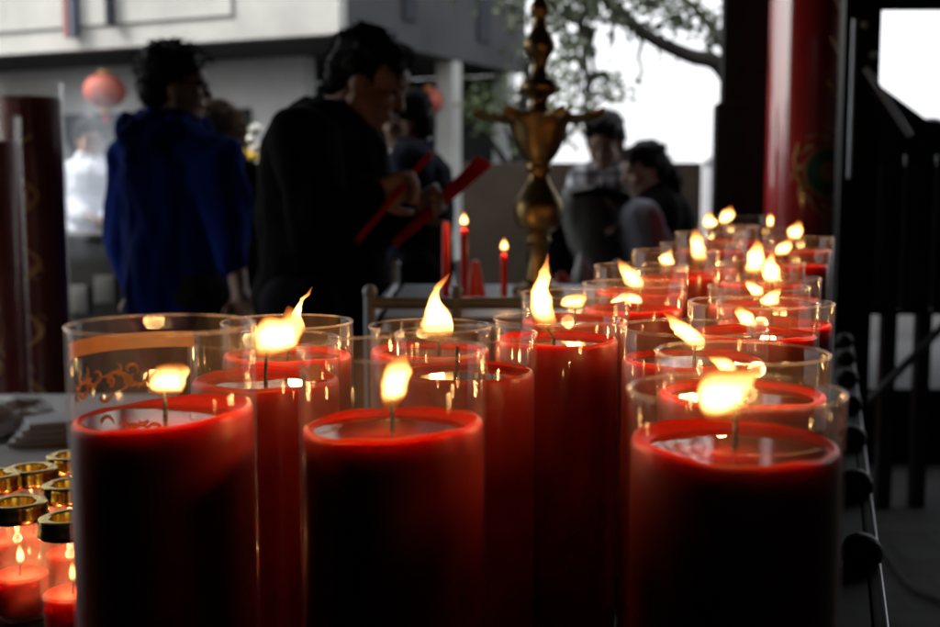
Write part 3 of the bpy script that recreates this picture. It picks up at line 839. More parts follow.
# black slanted cabinet on legs behind the frame
s_k = 4.4
kb = empty('slant_cabinet', at(905, 300, s_k), 0, 'black wooden cabinet with a slanted top on thin legs under the bright window', 'cabinet')
kb.location.z = 0
k_ = s_k / FPX
def kz(y): return at(905, y, s_k).z
def kx(x): return (x - 905) * k_
bm = bmesh.new()
outl = [(kx(846), kz(315)), (kx(1060), kz(315)), (kx(1060), kz(128)), (kx(930), kz(128)), (kx(902), kz(108)), (kx(868), kz(84)), (kx(846), kz(70))]
A = [bm.verts.new((x, 0, z)) for x, z in outl]; B = [bm.verts.new((x, .5, z)) for x, z in outl]
bm.faces.new(A); bm.faces.new(B[::-1])
for i in range(len(A)): bm.faces.new((A[i], B[i], B[(i + 1) % len(A)], A[(i + 1) % len(A)]))
obj('carcass', bm, M['blackwood'], kb, smooth=False)
for x0 in (872, 903, 934):
    bm = bmesh.new(); box(bm, (kx(x0 + 13), -.012, (kz(165) + kz(305)) / 2), (23 * k_, .02, kz(165) - kz(305)), bevel=.004); obj('door_panel', bm, M['blackwood'], kb)
for x0 in (899, 930):
    bm = bmesh.new(); tube(bm, [(kx(x0), -.012, kz(155)), (kx(x0), -.012, kz(310))], .006, seg=10); obj('door_rod', bm, M['steel'], kb)
bm = bmesh.new(); ball(bm, (kx(934), .1, kz(124)), (.05, .06, .025), 16); obj('top_cap', bm, M['blackwood'], kb)
for x0 in (850, 893, 928, 1050):
    bm = bmesh.new(); box(bm, (kx(x0), .04, kz(315) / 2), (.052, .05, kz(315) - .002)); obj('leg', bm, M['blackwood'], kb)
bm = bmesh.new(); tube(bm, [(kx(862), -.03, kz(410)), (kx(950), -.03, kz(316))], .016, seg=10); obj('leg_brace', bm, M['dullsteel'], kb)

# electric cable trailing on the dark floor
bm = bmesh.new()
cpts = [at(870, 520, 2.9), at(890, 560, 2.75), at(915, 590, 2.6), at(950, 615, 2.5)]
cpts = [(q.x, q.y, .009) for q in [at(872, 520, 4.2), at(892, 560, 3.8), at(915, 585, 3.55), at(960, 605, 3.4)]]
tube(bm, cpts, .008, seg=8, n=24)
tag(obj('cable', bm, M['tabletop']), 'black cable trailing over the dark floor at the lower right', 'cable')

# ------------------------------------------------------------------ ground, unseen light-blocking hall, far setting
bm = bmesh.new(); bmesh.ops.create_grid(bm, x_segments=2, y_segments=2, size=600)
tag(obj('ground', bm, M['paving'], smooth=False), kind='structure')
hall = empty('unseen_shade_hall', (0, 0, 0), 0, 'unseen temple hall with roof and walls shaped to shade the candles and the people', 'building')
bm = bmesh.new(); box(bm, (-.6, -.35, 3.43), (11.2, 11.3, .3)); obj('roof', bm, M['blackwood'], hall, smooth=False)
bm = bmesh.new(); box(bm, (.2, -4.2, 1.64), (9.4, .2, 3.26)); obj('back_light_blocker', bm, M['blackwood'], hall, smooth=False)  # unseen walls added to block daylight on the people
bm = bmesh.new(); box(bm, (4.6, .5, 1.64), (.2, 9.0, 3.26)); obj('side_light_blocker', bm, M['blackwood'], hall, smooth=False)
bm = bmesh.new(); box(bm, (-4.3, -.95, 1.64), (.2, 6.3, 3.26)); obj('side_light_blocker', bm, M['blackwood'], hall, smooth=False)

# pale concrete building, upper left
U1 = Vector((-.902, .432, 0)); U2 = Vector((.432, .902, 0))
K = Vector((-1.11, 10.7, 0))
BM = Matrix(((U1.x, U2.x, 0, K.x), (U1.y, U2.y, 0, K.y), (0, 0, 1, 0), (0, 0, 0, 1)))
bd = empty('concrete_building', K, 0, 'pale concrete building with an overhanging upper floor above an open ground floor', 'building')
BL = BM.copy(); BL.translation = Vector((0, 0, 0))
def bbox(name, c, size, m, bev=0, parent=None):
    bm = bmesh.new(); box(bm, c, size, BL, bev); return obj(name, bm, m, parent or bd, smooth=False)
bbox('upper_floor', (4.5, 2.05, 4.75), (9.0, 4.1, 4.5), M['shadetone'])
bbox('fascia', (4.51, -.06, 4.0), (9.1, .12, 3.0), M['concrete'], .01)
for u in (1.02, 3.02, 5.0, 7.0):
    bbox('facade_panel', (u + .98, -.135, 3.30), (1.84, .03, 1.16), M['concrete'], .01)
bbox('downpipe', (3.0 - .02, -.2, 3.66), (.05, .06, 2.1), M['fadedred'])
bbox('downpipe', (2.9, -.2, 3.66), (.07, .06, 2.1), M['bluepaint'])
bbox('downpipe', (2.45, -.2, 3.75), (.06, .06, 2.1), M['darkpanel'])
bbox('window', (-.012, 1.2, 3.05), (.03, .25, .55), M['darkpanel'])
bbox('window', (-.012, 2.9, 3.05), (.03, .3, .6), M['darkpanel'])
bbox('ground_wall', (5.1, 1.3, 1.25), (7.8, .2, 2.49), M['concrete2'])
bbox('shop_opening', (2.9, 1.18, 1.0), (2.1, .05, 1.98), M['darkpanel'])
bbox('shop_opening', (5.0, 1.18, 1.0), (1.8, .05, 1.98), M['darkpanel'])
bbox('column', (-.0 + .12, 2.3, 1.25), (.2, .2, 2.49), M['concrete'])
bbox('column', (-.0 + .12, 3.75, 1.25), (.2, .2, 2.49), M['concrete2'])
bbox('rear_wall', (.70, 4.0, 1.24), (1.0, .15, 2.48), M['shadetone'])
bbox('rear_wall', (3.6, 4.0, 1.24), (2.9, .15, 2.48), M['shadetone'])
bbox('rear_sill', (1.675, 4.0, .78), (.94, .15, 1.56), M['shadetone'])
bbox('rear_lintel', (1.675, 4.0, 2.27), (.94, .15, .42), M['shadetone'])

# parapet wall and stone ledge behind the seated couple
pa = at(462, 163, 7.0); pb = at(700, 163, 7.0)
bm = bmesh.new(); box(bm, ((pa.x + pb.x) / 2, 7.1, pa.z / 2), (pb.x - pa.x, .22, pa.z), bevel=.012)
tag(obj('parapet_wall', bm, M['parapet']), 'low brown parapet wall behind the seated couple', 'wall')
LZ = .62
le = tag(obj('stone_ledge', (lambda b: (box(b, (.22, 5.35, LZ / 2), (1.56, 1.1, LZ), bevel=.02), b)[1])(bmesh.new()), M['ledge']), 'broad low stone ledge on which the couple sits', 'bench')
bm = bmesh.new(); box(bm, (2.75, 5.9, .165), (2.9, 1.6, .33), bevel=.015)  # dark box added where the floor lies in shade
tag(obj('dark_infill', bm, M['tabletop']), 'added dark step on the floor behind the legs of the slanted cabinet', 'infill')
q = at(706, 160, 8.0)
bm = bmesh.new(); box(bm, (q.x, q.y, .66), (.09, .09, 1.32), bevel=.01); ball(bm, (q.x, q.y, 1.36), .06, 14)  # pale post added to whiten the bright gap at the parapet end
tag(obj('bright_gap_post', bm, M['whitepaint']), 'slim white post added in the bright gap beside the parapet end, left of the black post', 'post')

# vendor counter far left with the flower arrangement
vc = empty('vendor_counter', at(150, 300, 6.4), 0, 'dark vendor counter behind the man in the blue hoodie', 'counter')
vc.location.z = 0
zc_ = at(90, 232, 6.4).z
bm = bmesh.new(); box(bm, (0, 0, zc_ / 2 - .02), (1.7, .5, zc_ - .04), bevel=.01); obj('cabinet', bm, M['blackwood'], vc)
bm = bmesh.new(); box(bm, (0, 0, zc_ - .017), (1.78, .56, .034), bevel=.006); obj('counter_top', bm, M['blackwood'], vc)
rnd = random.Random(2)
for i in range(7):
    bm = bmesh.new(); box(bm, (-.72 + i * .14, -.262, .62 + .05 * (i % 3)), (.10, .02, .14), bevel=.004); obj('goods_panel', bm, [M['ledge'], M['greycloth'], M['parapet']][i % 3], vc)
p = at(248, 150, 6.35)
fl = empty('flower_vase', (p.x, p.y, zc_ + .001), 0, 'vase of yellow and white flowers between the two standing men', 'flowers')
h = at(248, 158, 6.35).z - zc_
bm = bmesh.new(); lathe(bm, [(0, 0), (.05, 0), (.06, .05), (.045, h * .5), (.035, h * .85), (.05, h), (.044, h), (.03, h * .85), (0, h * .8)], 24, closed_ends=False); obj('vase', bm, M['whitepaint'], fl)
def bloom(m, pts, r, name):
    for (x, y, z) in pts:
        bm = bmesh.new()
        for k in range(9):
            a = k / 9 * 2 * PI
            ball(bm, (x + r * .6 * math.cos(a), y + r * .6 * math.sin(a), z + .2 * r * math.sin(k * 2.0)), (r * .55, r * .5, r * .4), 8)
        ball(bm, (x, y, z + r * .25), r * .6, 8)
        obj(name, bm, m, fl)
bloom(M['yellow'], [(-.02, -.03, h + .02), (.03, -.05, h + .0), (-.045, 0, h + .06)], .035, 'yellow_flower')
bloom(M['white'], [(.02, -.03, h + .09), (.045, 0, h + .15), (.05, -.03, h + .05)], .034, 'white_flower')
bm = bmesh.new()
for i in range(14):
    a = rnd.random() * 6.28; d = .02 + .05 * rnd.random()
    tube(bm, [(0, 0, h * .8), (d * .5 * math.cos(a), d * .5 * math.sin(a), h + .08), (d * math.cos(a) - .02, d * math.sin(a), h + .12 + .16 * rnd.random())], [.003, .007, .001], seg=5, n=6)
obj('stems', bm, M['leaf2'], fl)

def lantern(px, py, s, r, label):
    p = at(px, py, s)
    root = empty('paper_lantern', p, 0, label, 'lantern', 'round red lanterns under the overhang')
    bm = bmesh.new()
    n, mseg = 16, 20
    rings = []
    for j in range(mseg + 1):
        v = j / mseg * PI
        zz = -math.cos(v) * r * .84
        rr = max(math.sin(v) * r, .28 * r)
        rings.append([bm.verts.new(((rr * (1 - .05 * (k % 2))) * math.cos(k / (2 * n) * 2 * PI), (rr * (1 - .05 * (k % 2))) * math.sin(k / (2 * n) * 2 * PI), zz)) for k in range(2 * n)])
    for j in range(mseg):
        for k in range(2 * n): bm.faces.new((rings[j][k], rings[j][(k + 1) % (2 * n)], rings[j + 1][(k + 1) % (2 * n)], rings[j + 1][k]))
    bm.faces.new(rings[0][::-1]); bm.faces.new(rings[-1])
    obj('lantern_body', bm, M['lantern'], root)
    bm = bmesh.new(); lathe(bm, [(0, r * .84), (r * .3, r * .84), (r * .3, r * .95), (0, r * .95)], 20); obj('gold_cap', bm, M['goldpaint'], root)
    bm = bmesh.new(); lathe(bm, [(0, -r * .95), (r * .3, -r * .95), (r * .3, -r * .84), (0, -r * .84)], 20); obj('gold_cap', bm, M['goldpaint'], root)
    bm = bmesh.new(); tube(bm, [(0, 0, r * .9), (0, 0, 2.49 - p.z)], .006, seg=6); obj('cord', bm, M['blackmetal'], root)
    bm = bmesh.new()
    for k in range(8): tube(bm, [(.012 * math.cos(k), .012 * math.sin(k), -r * .95), (.016 * math.cos(k), .016 * math.sin(k), -r * 1.5)], .004, seg=5)
    obj('tassel', bm, M['redpaper'], root)
lantern(105, 91, 11.9, 21 * 11.9 / FPX, 'bright red round lantern hanging left of the man in the blue hoodie')
lantern(428, 101, 12.6, 15 * 12.6 / FPX, 'dim red lantern hanging behind the standing man with the packets')

# ------------------------------------------------------------------ trees
def leaves(bm, c, rad, n, size, rnd, squash=.6):
    for _ in range(n):
        d = Vector((rnd.gauss(0, 1), rnd.gauss(0, 1), rnd.gauss(0, 1))).normalized() * (rnd.random() ** .45)
        p = Vector(c) + Vector((d.x * rad, d.y * rad, d.z * rad * squash))
        a = Vector((rnd.gauss(0, 1), rnd.gauss(0, 1), rnd.gauss(0, .6) - .4)).normalized()
        u, v = frame(a)
        l = size * (.7 + .6 * rnd.random()); w = l * .45
        q = [p, p + a * l * .5 + u * w * .5, p + a * l, p + a * l * .5 - u * w * .5]
        bm.faces.new([bm.verts.new(x) for x in q])

rnd = random.Random(11)
s_t = 9.0
tr0 = at(747, 300, s_t + .4)
bt = empty('banyan_tree', (tr0.x, tr0.y, 0), 0, 'banyan tree with a thick dark limb and hanging roots above the couple', 'tree')
O = Vector((tr0.x, tr0.y, 0))
bm = bmesh.new()
tube(bm, [(0, 0, -.1), (.03, 0, .6), (-.02, .02, 1.4), (.03, .03, 2.6), (.2, .1, 4.2)], [.24, .17, .15, .13, .06], seg=12, n=20)
obj('trunk', bm, M['bark'], bt)
def tl(px, py, s=s_t): return at(px, py, s) - O
limbs = [([(0, 0, 1.62), tl(722, 68), tl(690, 56), tl(655, 40), tl(625, 18), tl(598, -6), tl(560, -40)], [.085, .068, .058, .05, .043, .036, .016]),
         ([(0, 0, 1.95), tl(722, 44), tl(705, 20), tl(680, -6), tl(640, -40)], [.05, .036, .03, .022, .012]),
         ([tl(598, -6), tl(585, 14), tl(578, 40)], [.035, .028, .012]),
         ([(0.02, 0, 2.4), tl(770, -60, 9.3), tl(800, -120, 9.3)], [.08, .05, .02])]
for pts, rad in limbs:
    bm = bmesh.new(); tube(bm, pts, rad, seg=9, n=26); obj('limb', bm, M['bark'], bt)
bm = bmesh.new()
for (px, y0, y1, w) in ((586, 25, 140, .018), (592, 30, 100, .012), (640, 34, 82, .010), (578, 20, 95, .012), (612, 10, 60, .008), (660, 42, 70, .007), (676, 50, 74, .006), (630, 20, 66, .006), (567, 5, 70, .010)):
    pts = [tl(px + 2 * math.sin(q * 2 + px), y0 + (y1 - y0) * q / 6) for q in range(7)]
    tube(bm, pts, [w * (1.9 - .2 * q) for q in range(7)], seg=6, n=14)
obj('hanging_roots', bm, M['bark'], bt)
bm = bmesh.new()
for (px, py, rr, n) in ((585, 12, .34, 190), (560, -5, .36, 260), (615, -8, .34, 230), (655, 4, .30, 150), (690, -2, .34, 190), (708, 26, .22, 110), (640, -20, .4, 240), (575, 48, .24, 90), (592, 76, .16, 45), (540, 20, .3, 150), (672, 22, .2, 60), (625, 24, .18, 55), (715, 55, .14, 40), (600, -50, .6, 300), (690, -60, .6, 300), (760, -60, .7, 300), (500, -20, .4, 160)):
    n = int(n * .55)
    leaves(bm, tl(px, py, s_t + rnd.uniform(-.4, .6)), rr, n, .085, rnd)
obj('crown', bm, M['leaf'], bt, smooth=False)

s_b = 13.0
p0 = at(520, 300, s_b)
bs = empty('leafy_tree', (p0.x, p0.y, 0), 0, 'paler leafy tree seen behind the brass stand above the parapet', 'tree')
O = Vector((p0.x, p0.y, 0))
bm = bmesh.new()
tube(bm, [(0, 0, 0), (.05, 0, .7), (-.05, 0, 1.5), (.1, 0, 2.6)], [.12, .09, .07, .03], seg=9, n=16)
for (px, py) in ((470, 108), (500, 96), (560, 90), (600, 100), (530, 70), (620, 80)):
    tube(bm, [(0, 0, 1.2), (at(px, py, s_b) - O) * .5 + Vector((0, 0, .6)), at(px, py, s_b) - O], [.05, .03, .01], seg=6, n=10)
obj('trunk', bm, M['bark'], bs)
bm = bmesh.new()
for (px, py, rr, n) in ((468, 100, .32, 110), (490, 94, .3, 120), (512, 100, .3, 110), (500, 120, .22, 55), (560, 84, .36, 130), (590, 90, .34, 150), (612, 80, .3, 110), (575, 112, .28, 90), (600, 118, .24, 70), (545, 110, .25, 60), (475, 124, .2, 40), (560, 60, .3, 90), (622, 96, .18, 40), (530, 60, .4, 120), (515, 140, .16, 25), (580, 135, .16, 25)):
    n = int(n * .42)
    leaves(bm, at(px, py, s_b + rnd.uniform(-.5, .8)) - O, rr, n, .10, rnd, .7)
obj('crown', bm, M['leaf2'], bs, smooth=False)

# ------------------------------------------------------------------ people
def cap(bm, p0, r0, p1, r1, seg=14):
    """tapered capsule"""
    p0 = Vector(p0); p1 = Vector(p1)
    t = p1 - p0
    if t.length < 1e-5:
        ball(bm, p0, r0, seg); return
    a, b = frame(t)
    t = t.normalized()
    rings = []
    for j in range(1, 5):
        v = -PI / 2 + j * PI / 8
        rings.append((p0 + t * r0 * math.sin(v), r0 * math.cos(v)))
    for j in range(0, 4):
        v = j * PI / 8
        rings.append((p1 + t * r1 * math.sin(v), r1 * math.cos(v)))
    R_ = [[bm.verts.new(c + (a * math.cos(k / seg * 2 * PI) + b * math.sin(k / seg * 2 * PI)) * r) for k in range(seg)] for c, r in rings]
    for i in range(len(R_) - 1):
        for k in range(seg): bm.faces.new((R_[i][k], R_[i][(k + 1) % seg], R_[i + 1][(k + 1) % seg], R_[i + 1][k]))
    v0 = bm.verts.new(p0 - t * r0); v1 = bm.verts.new(p1 + t * r1)
    for k in range(seg):
        bm.faces.new((v0, R_[0][(k + 1) % seg], R_[0][k])); bm.faces.new((v1, R_[-1][k], R_[-1][(k + 1) % seg]))

def skinmesh(name, bm, mat, parent, voxel, smooth=4, disp=None):
    bmesh.ops.recalc_face_normals(bm, faces=bm.faces[:])
    me = bpy.data.meshes.new(name); bm.to_mesh(me); bm.free()
    o = bpy.data.objects.new(name, me); COL.objects.link(o)
    r = o.modifiers.new('r', 'REMESH'); r.mode = 'VOXEL'; r.voxel_size = voxel
    if smooth:
        s_ = o.modifiers.new('s', 'SMOOTH'); s_.iterations = smooth; s_.factor = .5
    dg = bpy.context.evaluated_depsgraph_get()
    me2 = bpy.data.meshes.new_from_object(o.evaluated_get(dg))
    o.modifiers.clear()
    o.data = me2
    bpy.data.meshes.remove(me)
    me2.name = name
    if disp:
        amp, sc_, aniso = disp
        nrm = [v.normal.copy() for v in me2.vertices]
        for v, n in zip(me2.vertices, nrm):
            c = Vector((v.co.x * sc_, v.co.y * sc_, v.co.z * sc_ * aniso))
            v.co += n * amp * (noise.noise(c) + .5 * noise.noise(c * 2.3 + Vector((5, 1, 2))) + .6 * abs(noise.noise(Vector((c.x + c.z * .6, c.y - c.z * .5, c.z * .5)) * 1.4)))
    for p in me2.polygons: p.use_smooth = True
    me2.materials.clear(); me2.materials.append(mat)
    o.parent = parent
    return o

def person(label, J, head_yaw, head_pitch, mats, hs=1.0, vox=.0065, hair='short', body_r=1.0, sleeve=(1, 1), tw=1.0, hands=None, glasses=False, hood=False, seated=False, body_yaw=None, collar=.028):
    """J: world joints. head_yaw: world angle of the gaze (0 = +x, 90 = away from the lens)"""
    root_p = J['pelvis'].copy(); root_p.z = J.get('ground', 0.0)
    root = empty('person', root_p, 0, label, 'person')
    j = {k: v - root_p for k, v in J.items() if isinstance(v, Vector)}
    HM = Matrix.Translation(j['head']) @ Matrix.Rotation(R(head_yaw), 4, 'Z') @ Matrix.Rotation(R(head_pitch), 4, 'Y') @ Matrix.Scale(hs, 4)
    h = lambda x, y, z: HM @ Vector((x, y, z))
    H3 = HM.to_3x3().to_4x4()
    bm = bmesh.new()
    def hell(c, r): ball(bm, h(*c), r, 18, H3)
    hell((-.012, 0, .028), (.096, .076, .092))
    hell((.024, 0, -.036), (.062, .058, .078))
    hell((.056, 0, -.094), (.026, .028, .020))
    hell((.052, 0, .03), (.046, .058, .05))
    cap(bm, h(.088, 0, .004), .0085 * hs, h(.104, 0, -.03), .0135 * hs, 10)
    cap(bm, h(.078, -.034, .022), .013 * hs, h(.078, .034, .022), .013 * hs, 10)
    hell((.080, 0, -.058), (.012, .024, .009)); hell((.078, 0, -.071), (.011, .019, .008))
    for q in (-1, 1):
        hell((.056, .036 * q, -.026), (.030, .026, .026))
        hell((-.006, .076 * q, -.012), (.021, .010, .032))
        cap(bm, h(.0, .052 * q, -.06), .022 * hs, h(.05, .022 * q, -.092), .018 * hs, 10)
    # neck, torso, arms, legs: one continuous body
    cap(bm, h(-.028, 0, -.05), .052 * hs, j['neck'], .060)
    cap(bm, j['neck'], .07, j['chest'], .125 * body_r); cap(bm, j['chest'], .13 * body_r, j['pelvis'], .13 * body_r)
    for sd in ('r', 'l'):
        cap(bm, j['neck'].lerp(j['sh_' + sd], .35), .06, j['sh_' + sd], .058)
        cap(bm, j['sh_' + sd], .052, j['el_' + sd], .038); cap(bm, j['el_' + sd], .040, j['wr_' + sd], .027)
        cap(bm, j['hip_' + sd], .088, j['kn_' + sd], .056); cap(bm, j['kn_' + sd], .056, j['an_' + sd], .036)
        ft = j.get('toe_' + sd)
        cap(bm, j['an_' + sd] + Vector((0, 0, -.03)), .036, ft, .026)
        # hand: palm, four fingers of different lengths curled, thumb from the side of the palm
        w = j['wr_' + sd]; hd = j['hand_' + sd]
        d = (hd - w).normalized()
        pn = j.get('palm_' + sd, Vector((0, 0, -1)))
        side = d.cross(pn).normalized(); pn = side.cross(d).normalized()
        cap(bm, w, .026, w + d * .03, .026)
        for q in (-1.5, -.5, .5, 1.5):
            cap(bm, w + d * .015 + side * q * .012, .014, w + d * .085 + side * q * .0175, .0115, 8)
        ln = {-1.5: .062, -.5: .076, .5: .080, 1.5: .070}
        curl = J.get('curl_' + sd, 30)
        for q in (-1.5, -.5, .5, 1.5):
            p_ = w + d * .085 + side * q * .0185; dd = d.copy(); L0 = ln[q]
            ang = curl * (1 + .08 * q)
            for f_, r0, r1 in ((.45, .0095, .0088), (.32, .0088, .008), (.23, .008, .0068)):
                dd = (Matrix.Rotation(R(-ang), 3, side) @ dd) if (Matrix.Rotation(R(-ang), 3, side) @ d).dot(pn) > 0 else (Matrix.Rotation(R(ang), 3, side) @ dd)
                p2 = p_ + dd * L0 * f_
                cap(bm, p_, r0, p2, r1, 8); p_ = p2
        td = (d * .75 + side * .6 + pn * .35).normalized()
        t0 = w + d * .03 + side * .024
        t1 = t0 + td * .04; t2 = t1 + (td * .5 + d * .6 + pn * .4).normalized() * .032
        cap(bm, t0, .0125, t1, .0105, 8); cap(bm, t1, .0105, t2, .0085, 8)
    bo = skinmesh('body', bm, M['skin'], root, vox, 3)
    for q in (-1, 1):
        bm = bmesh.new(); ball(bm, h(.0845, .031 * q, .002), (.011 * hs, .013 * hs, .006 * hs), 12, H3); obj('eye', bm, M['eye'], bo)
        bm = bmesh.new(); cap(bm, h(.0905, .016 * q, .021), .0042, h(.083, .046 * q, .023), .0034, 8); obj('eyebrow', bm, M['hair'], bo)
    # hair
    bm = bmesh.new()
    def he(c, r): ball(bm, h(*c), tuple(v * hs for v in r), 20, H3)
    if hair in ('short', 'bushy', 'long'):
        g = 1.0 if hair != 'bushy' else 1.09
        he((-.024, 0, .062), (.104 * g, .086 * g, .076 * g))
        he((-.066, 0, .005), (.058 * g, .078 * g, .092))
        for q in (-1, 1):
            he((-.02, .066 * q, .03), (.052, .024, .05))
        for q in (-.9, -.45, 0, .45, .9):
            cap(bm, h(.045, .06 * q, .095), .024 * hs, h(.088 - .018 * abs(q), .064 * q, .048 - .01 * (q > 0)), .009 * hs, 8)
        rr = random.Random(len(label))
        for _ in range(50 if hair == 'bushy' else 12):
            a = rr.uniform(0, 2 * PI); e = rr.uniform(.05, 1.4)
            dv = Vector((math.cos(a) * math.cos(e), math.sin(a) * math.cos(e), math.sin(e)))
            p_ = Vector((-.03, 0, .06)) + Vector((dv.x * .098 * g, dv.y * .082 * g, dv.z * .072 * g))
            q_ = p_ + Vector((.030, 0, .002)) + dv * (.014 if hair == 'bushy' else .003)
            cap(bm, h(*p_), .012 * hs, h(*q_), .004, 6)
    if hair == 'long':
        he((-.10, 0, .02), (.035, .035, .035))
        cap(bm, h(-.11, 0, .01), .030 * hs, h(-.135, .01, -.09), .034 * hs); cap(bm, h(-.135, .01, -.09), .034 * hs, h(-.11, .02, -.2), .014 * hs)
    if hair != 'none':
        ho = skinmesh('hair', bm, M['hair'], root, .0055 if vox < .008 else .008, 9, (.0018, 38, .5))
        # fine strands lying over the cap of hair
        b2 = bmesh.new(); b2.from_mesh(ho.data)
        rr = random.Random(3)
        vs_ = list(b2.verts); n0 = len(vs_)
        fw_ = (HM.to_3x3() @ Vector((1, 0, 0))).normalized(); upw = (HM.to_3x3() @ Vector((0, 0, 1))).normalized()
        nv = [(v.co.copy(), v.normal.copy()) for v in vs_]
        for _ in range(650):
            p_, n_ = nv[rr.randrange(n0)]
            loc_ = (HM.inverted() @ p_)
            fl_ = -upw * (.9 if loc_.z < .07 else .2) + fw_ * (.5 if loc_.x > -.02 else -.25)
            fl_ = (fl_ - n_ * fl_.dot(n_))
            d_ = (fl_.normalized() if fl_.length > .05 else fw_) + n_ * rr.uniform(.08, .5 if hair == 'bushy' else .28) + Vector((rr.gauss(0, .2), rr.gauss(0, .2), rr.gauss(0, .2)))
            d_.normalize(); L_h = rr.uniform(.018, .04)
            a_, b_ = frame(d_)
            base_ = [b2.verts.new(p_ - n_ * .002 + (a_ * math.cos(k * 2.0944) + b_ * math.sin(k * 2.0944)) * .0026) for k in range(3)]
            tip_ = b2.verts.new(p_ + d_ * L_h)
            for k in range(3): b2.faces.new((base_[k], base_[(k + 1) % 3], tip_))
        b2.to_mesh(ho.data); b2.free()
    else:
        bm.free()
    if glasses:
        bm = bmesh.new()
        for q in (-1, 1):
            tube(bm, [h(.098, q * .031 + .022 * math.cos(k / 16 * 2 * PI), .0 + .016 * math.sin(k / 16 * 2 * PI)) for k in range(17)], .0024, seg=6)
            tube(bm, [h(.096, q * .053, .006), h(.05, q * .07, .008), h(-.005, q * .079, .004)], .0024, seg=6)
        tube(bm, [h(.1, -.009, .003), h(.1, .009, .003)], .0024, seg=6)
        obj('spectacles', bm, M['glasses'], root)
    # upper garment
    bm = bmesh.new()
    br = body_r
    cap(bm, j['neck'] + Vector((0, 0, -.01)), .085, j['chest'], .165 * br, 18); cap(bm, j['chest'], .165 * br, j['chest'].lerp(j['pelvis'], .6), .165 * br, 18); cap(bm, j['chest'].lerp(j['pelvis'], .6), .16 * br, j['pelvis'] + Vector((0, 0, -.02)), .175 * br, 18)
    for sd in ('r', 'l'):
        m_ = j['neck'].lerp(j['sh_' + sd], .4) + Vector((0, 0, -.02))
        cap(bm, m_, .085, j['sh_' + sd], .082 * br); cap(bm, j['sh_' + sd], .080 * br, j['el_' + sd], .064 * br)
        f_ = sleeve[0 if sd == 'r' else 1]
        cap(bm, j['el_' + sd], .064 * br, j['el_' + sd].lerp(j['wr_' + sd], f_), .046 * br)
        cap(bm, j['sh_' + sd].lerp(j['el_' + sd], .2), .07 * br, j['chest'].lerp(j['pelvis'], .25), .10 * br)
    # collar
    fwd = Vector((math.cos(R(head_yaw)), math.sin(R(head_yaw)), 0))
    for k in range(30):
        a = k / 30 * 2 * PI
        if True:
            c_ = j['neck'].lerp(h(-.028, 0, -.05), .25)
            p_ = c_ + Vector((math.cos(a), math.sin(a), 0)) * .078
            if Vector((math.cos(a), math.sin(a), 0)).dot(fwd) < .8:
                cap(bm, p_ + Vector((0, 0, -.05)), .018, p_ + Vector((0, 0, collar)) * 1.0, .011, 8)
    hb = None
    if hood == 'down':
        hb = bm_hood = bmesh.new()
        fwd = Vector((math.cos(R(body_yaw)), math.sin(R(body_yaw)), 0))
        bk = -fwd
        c_ = j['neck'] + bk * .06 + Vector((0, 0, .0))
        ball(hb, c_ + bk * .035 + Vector((0, 0, -.03)), (.10, .10, .062), 20)
        ball(hb, c_ + bk * .06 + Vector((0, 0, -.09)), (.078, .07, .09), 16)
        sd_ = Vector((-fwd.y, fwd.x, 0))
        for q in (-1, 1): cap(hb, c_ + bk * .02 + sd_ * .08 * q, .046, j['neck'] + sd_ * .085 * q + fwd * .05 + Vector((0, 0, .01)), .034)
    skinmesh(mats[3] if len(mats) > 3 else 'jacket', bm, M[mats[0]], root, max(vox, .008), 4, (.026, 9, .45) if hood == 'down' else (.016, 8, .8))
    if hb: skinmesh('hood', hb, M[mats[0]], root, .007, 3, (.022, 16, .6))
    if hood == 'fur':
        bm = bmesh.new()
        ball(bm, h(-.03, 0, .02), (.125 * hs, .115 * hs, .13 * hs), 22, H3); cap(bm, h(-.06, 0, -.05), .09, j['neck'], .11)
        skinmesh('fur_hood', bm, M['fur'], root, .008, 2, (.014, 60, 1.0))
    # trousers
    bm = bmesh.new()
    for sd in ('r', 'l'):
        cap(bm, j['pelvis'], .14, j['hip_' + sd], .112 * tw, 16); cap(bm, j['hip_' + sd], .112 * tw, j['kn_' + sd], .083 * tw, 16); cap(bm, j['kn_' + sd], .083 * tw, j['an_' + sd], .062 * tw, 16)
    skinmesh('trousers', bm, M[mats[1]], root, max(vox, .009), 5, (.010, 10, .7))
    bm = bmesh.new()
    for sd in ('r', 'l'):
        a_ = j['an_' + sd]; t_ = j['toe_' + sd]
        b2 = bmesh.new()
        cap(b2, a_ + Vector((0, 0, -.035)), .046, t_, .038)
        skinmesh('shoe', b2, M['blackmetal'], root, .01, 3)
    bm.free()
    return root

def stand_legs(J, yaw, stance=.1):
    f = Vector((math.cos(R(yaw)), math.sin(R(yaw)), 0)); l = Vector((-f.y, f.x, 0))
    P = J['pelvis']
    for sd, q in (('r', -1), ('l', 1)):
        J['hip_' + sd] = P + l * stance * q + Vector((0, 0, -.03))
        J['kn_' + sd] = Vector((P.x, P.y, .48)) + l * stance * q + f * .03
        J['an_' + sd] = Vector((P.x, P.y, .085)) + l * stance * 1.05 * q
        J['toe_' + sd] = J['an_' + sd] + f * .15 + Vector((0, 0, -.045))
    return J

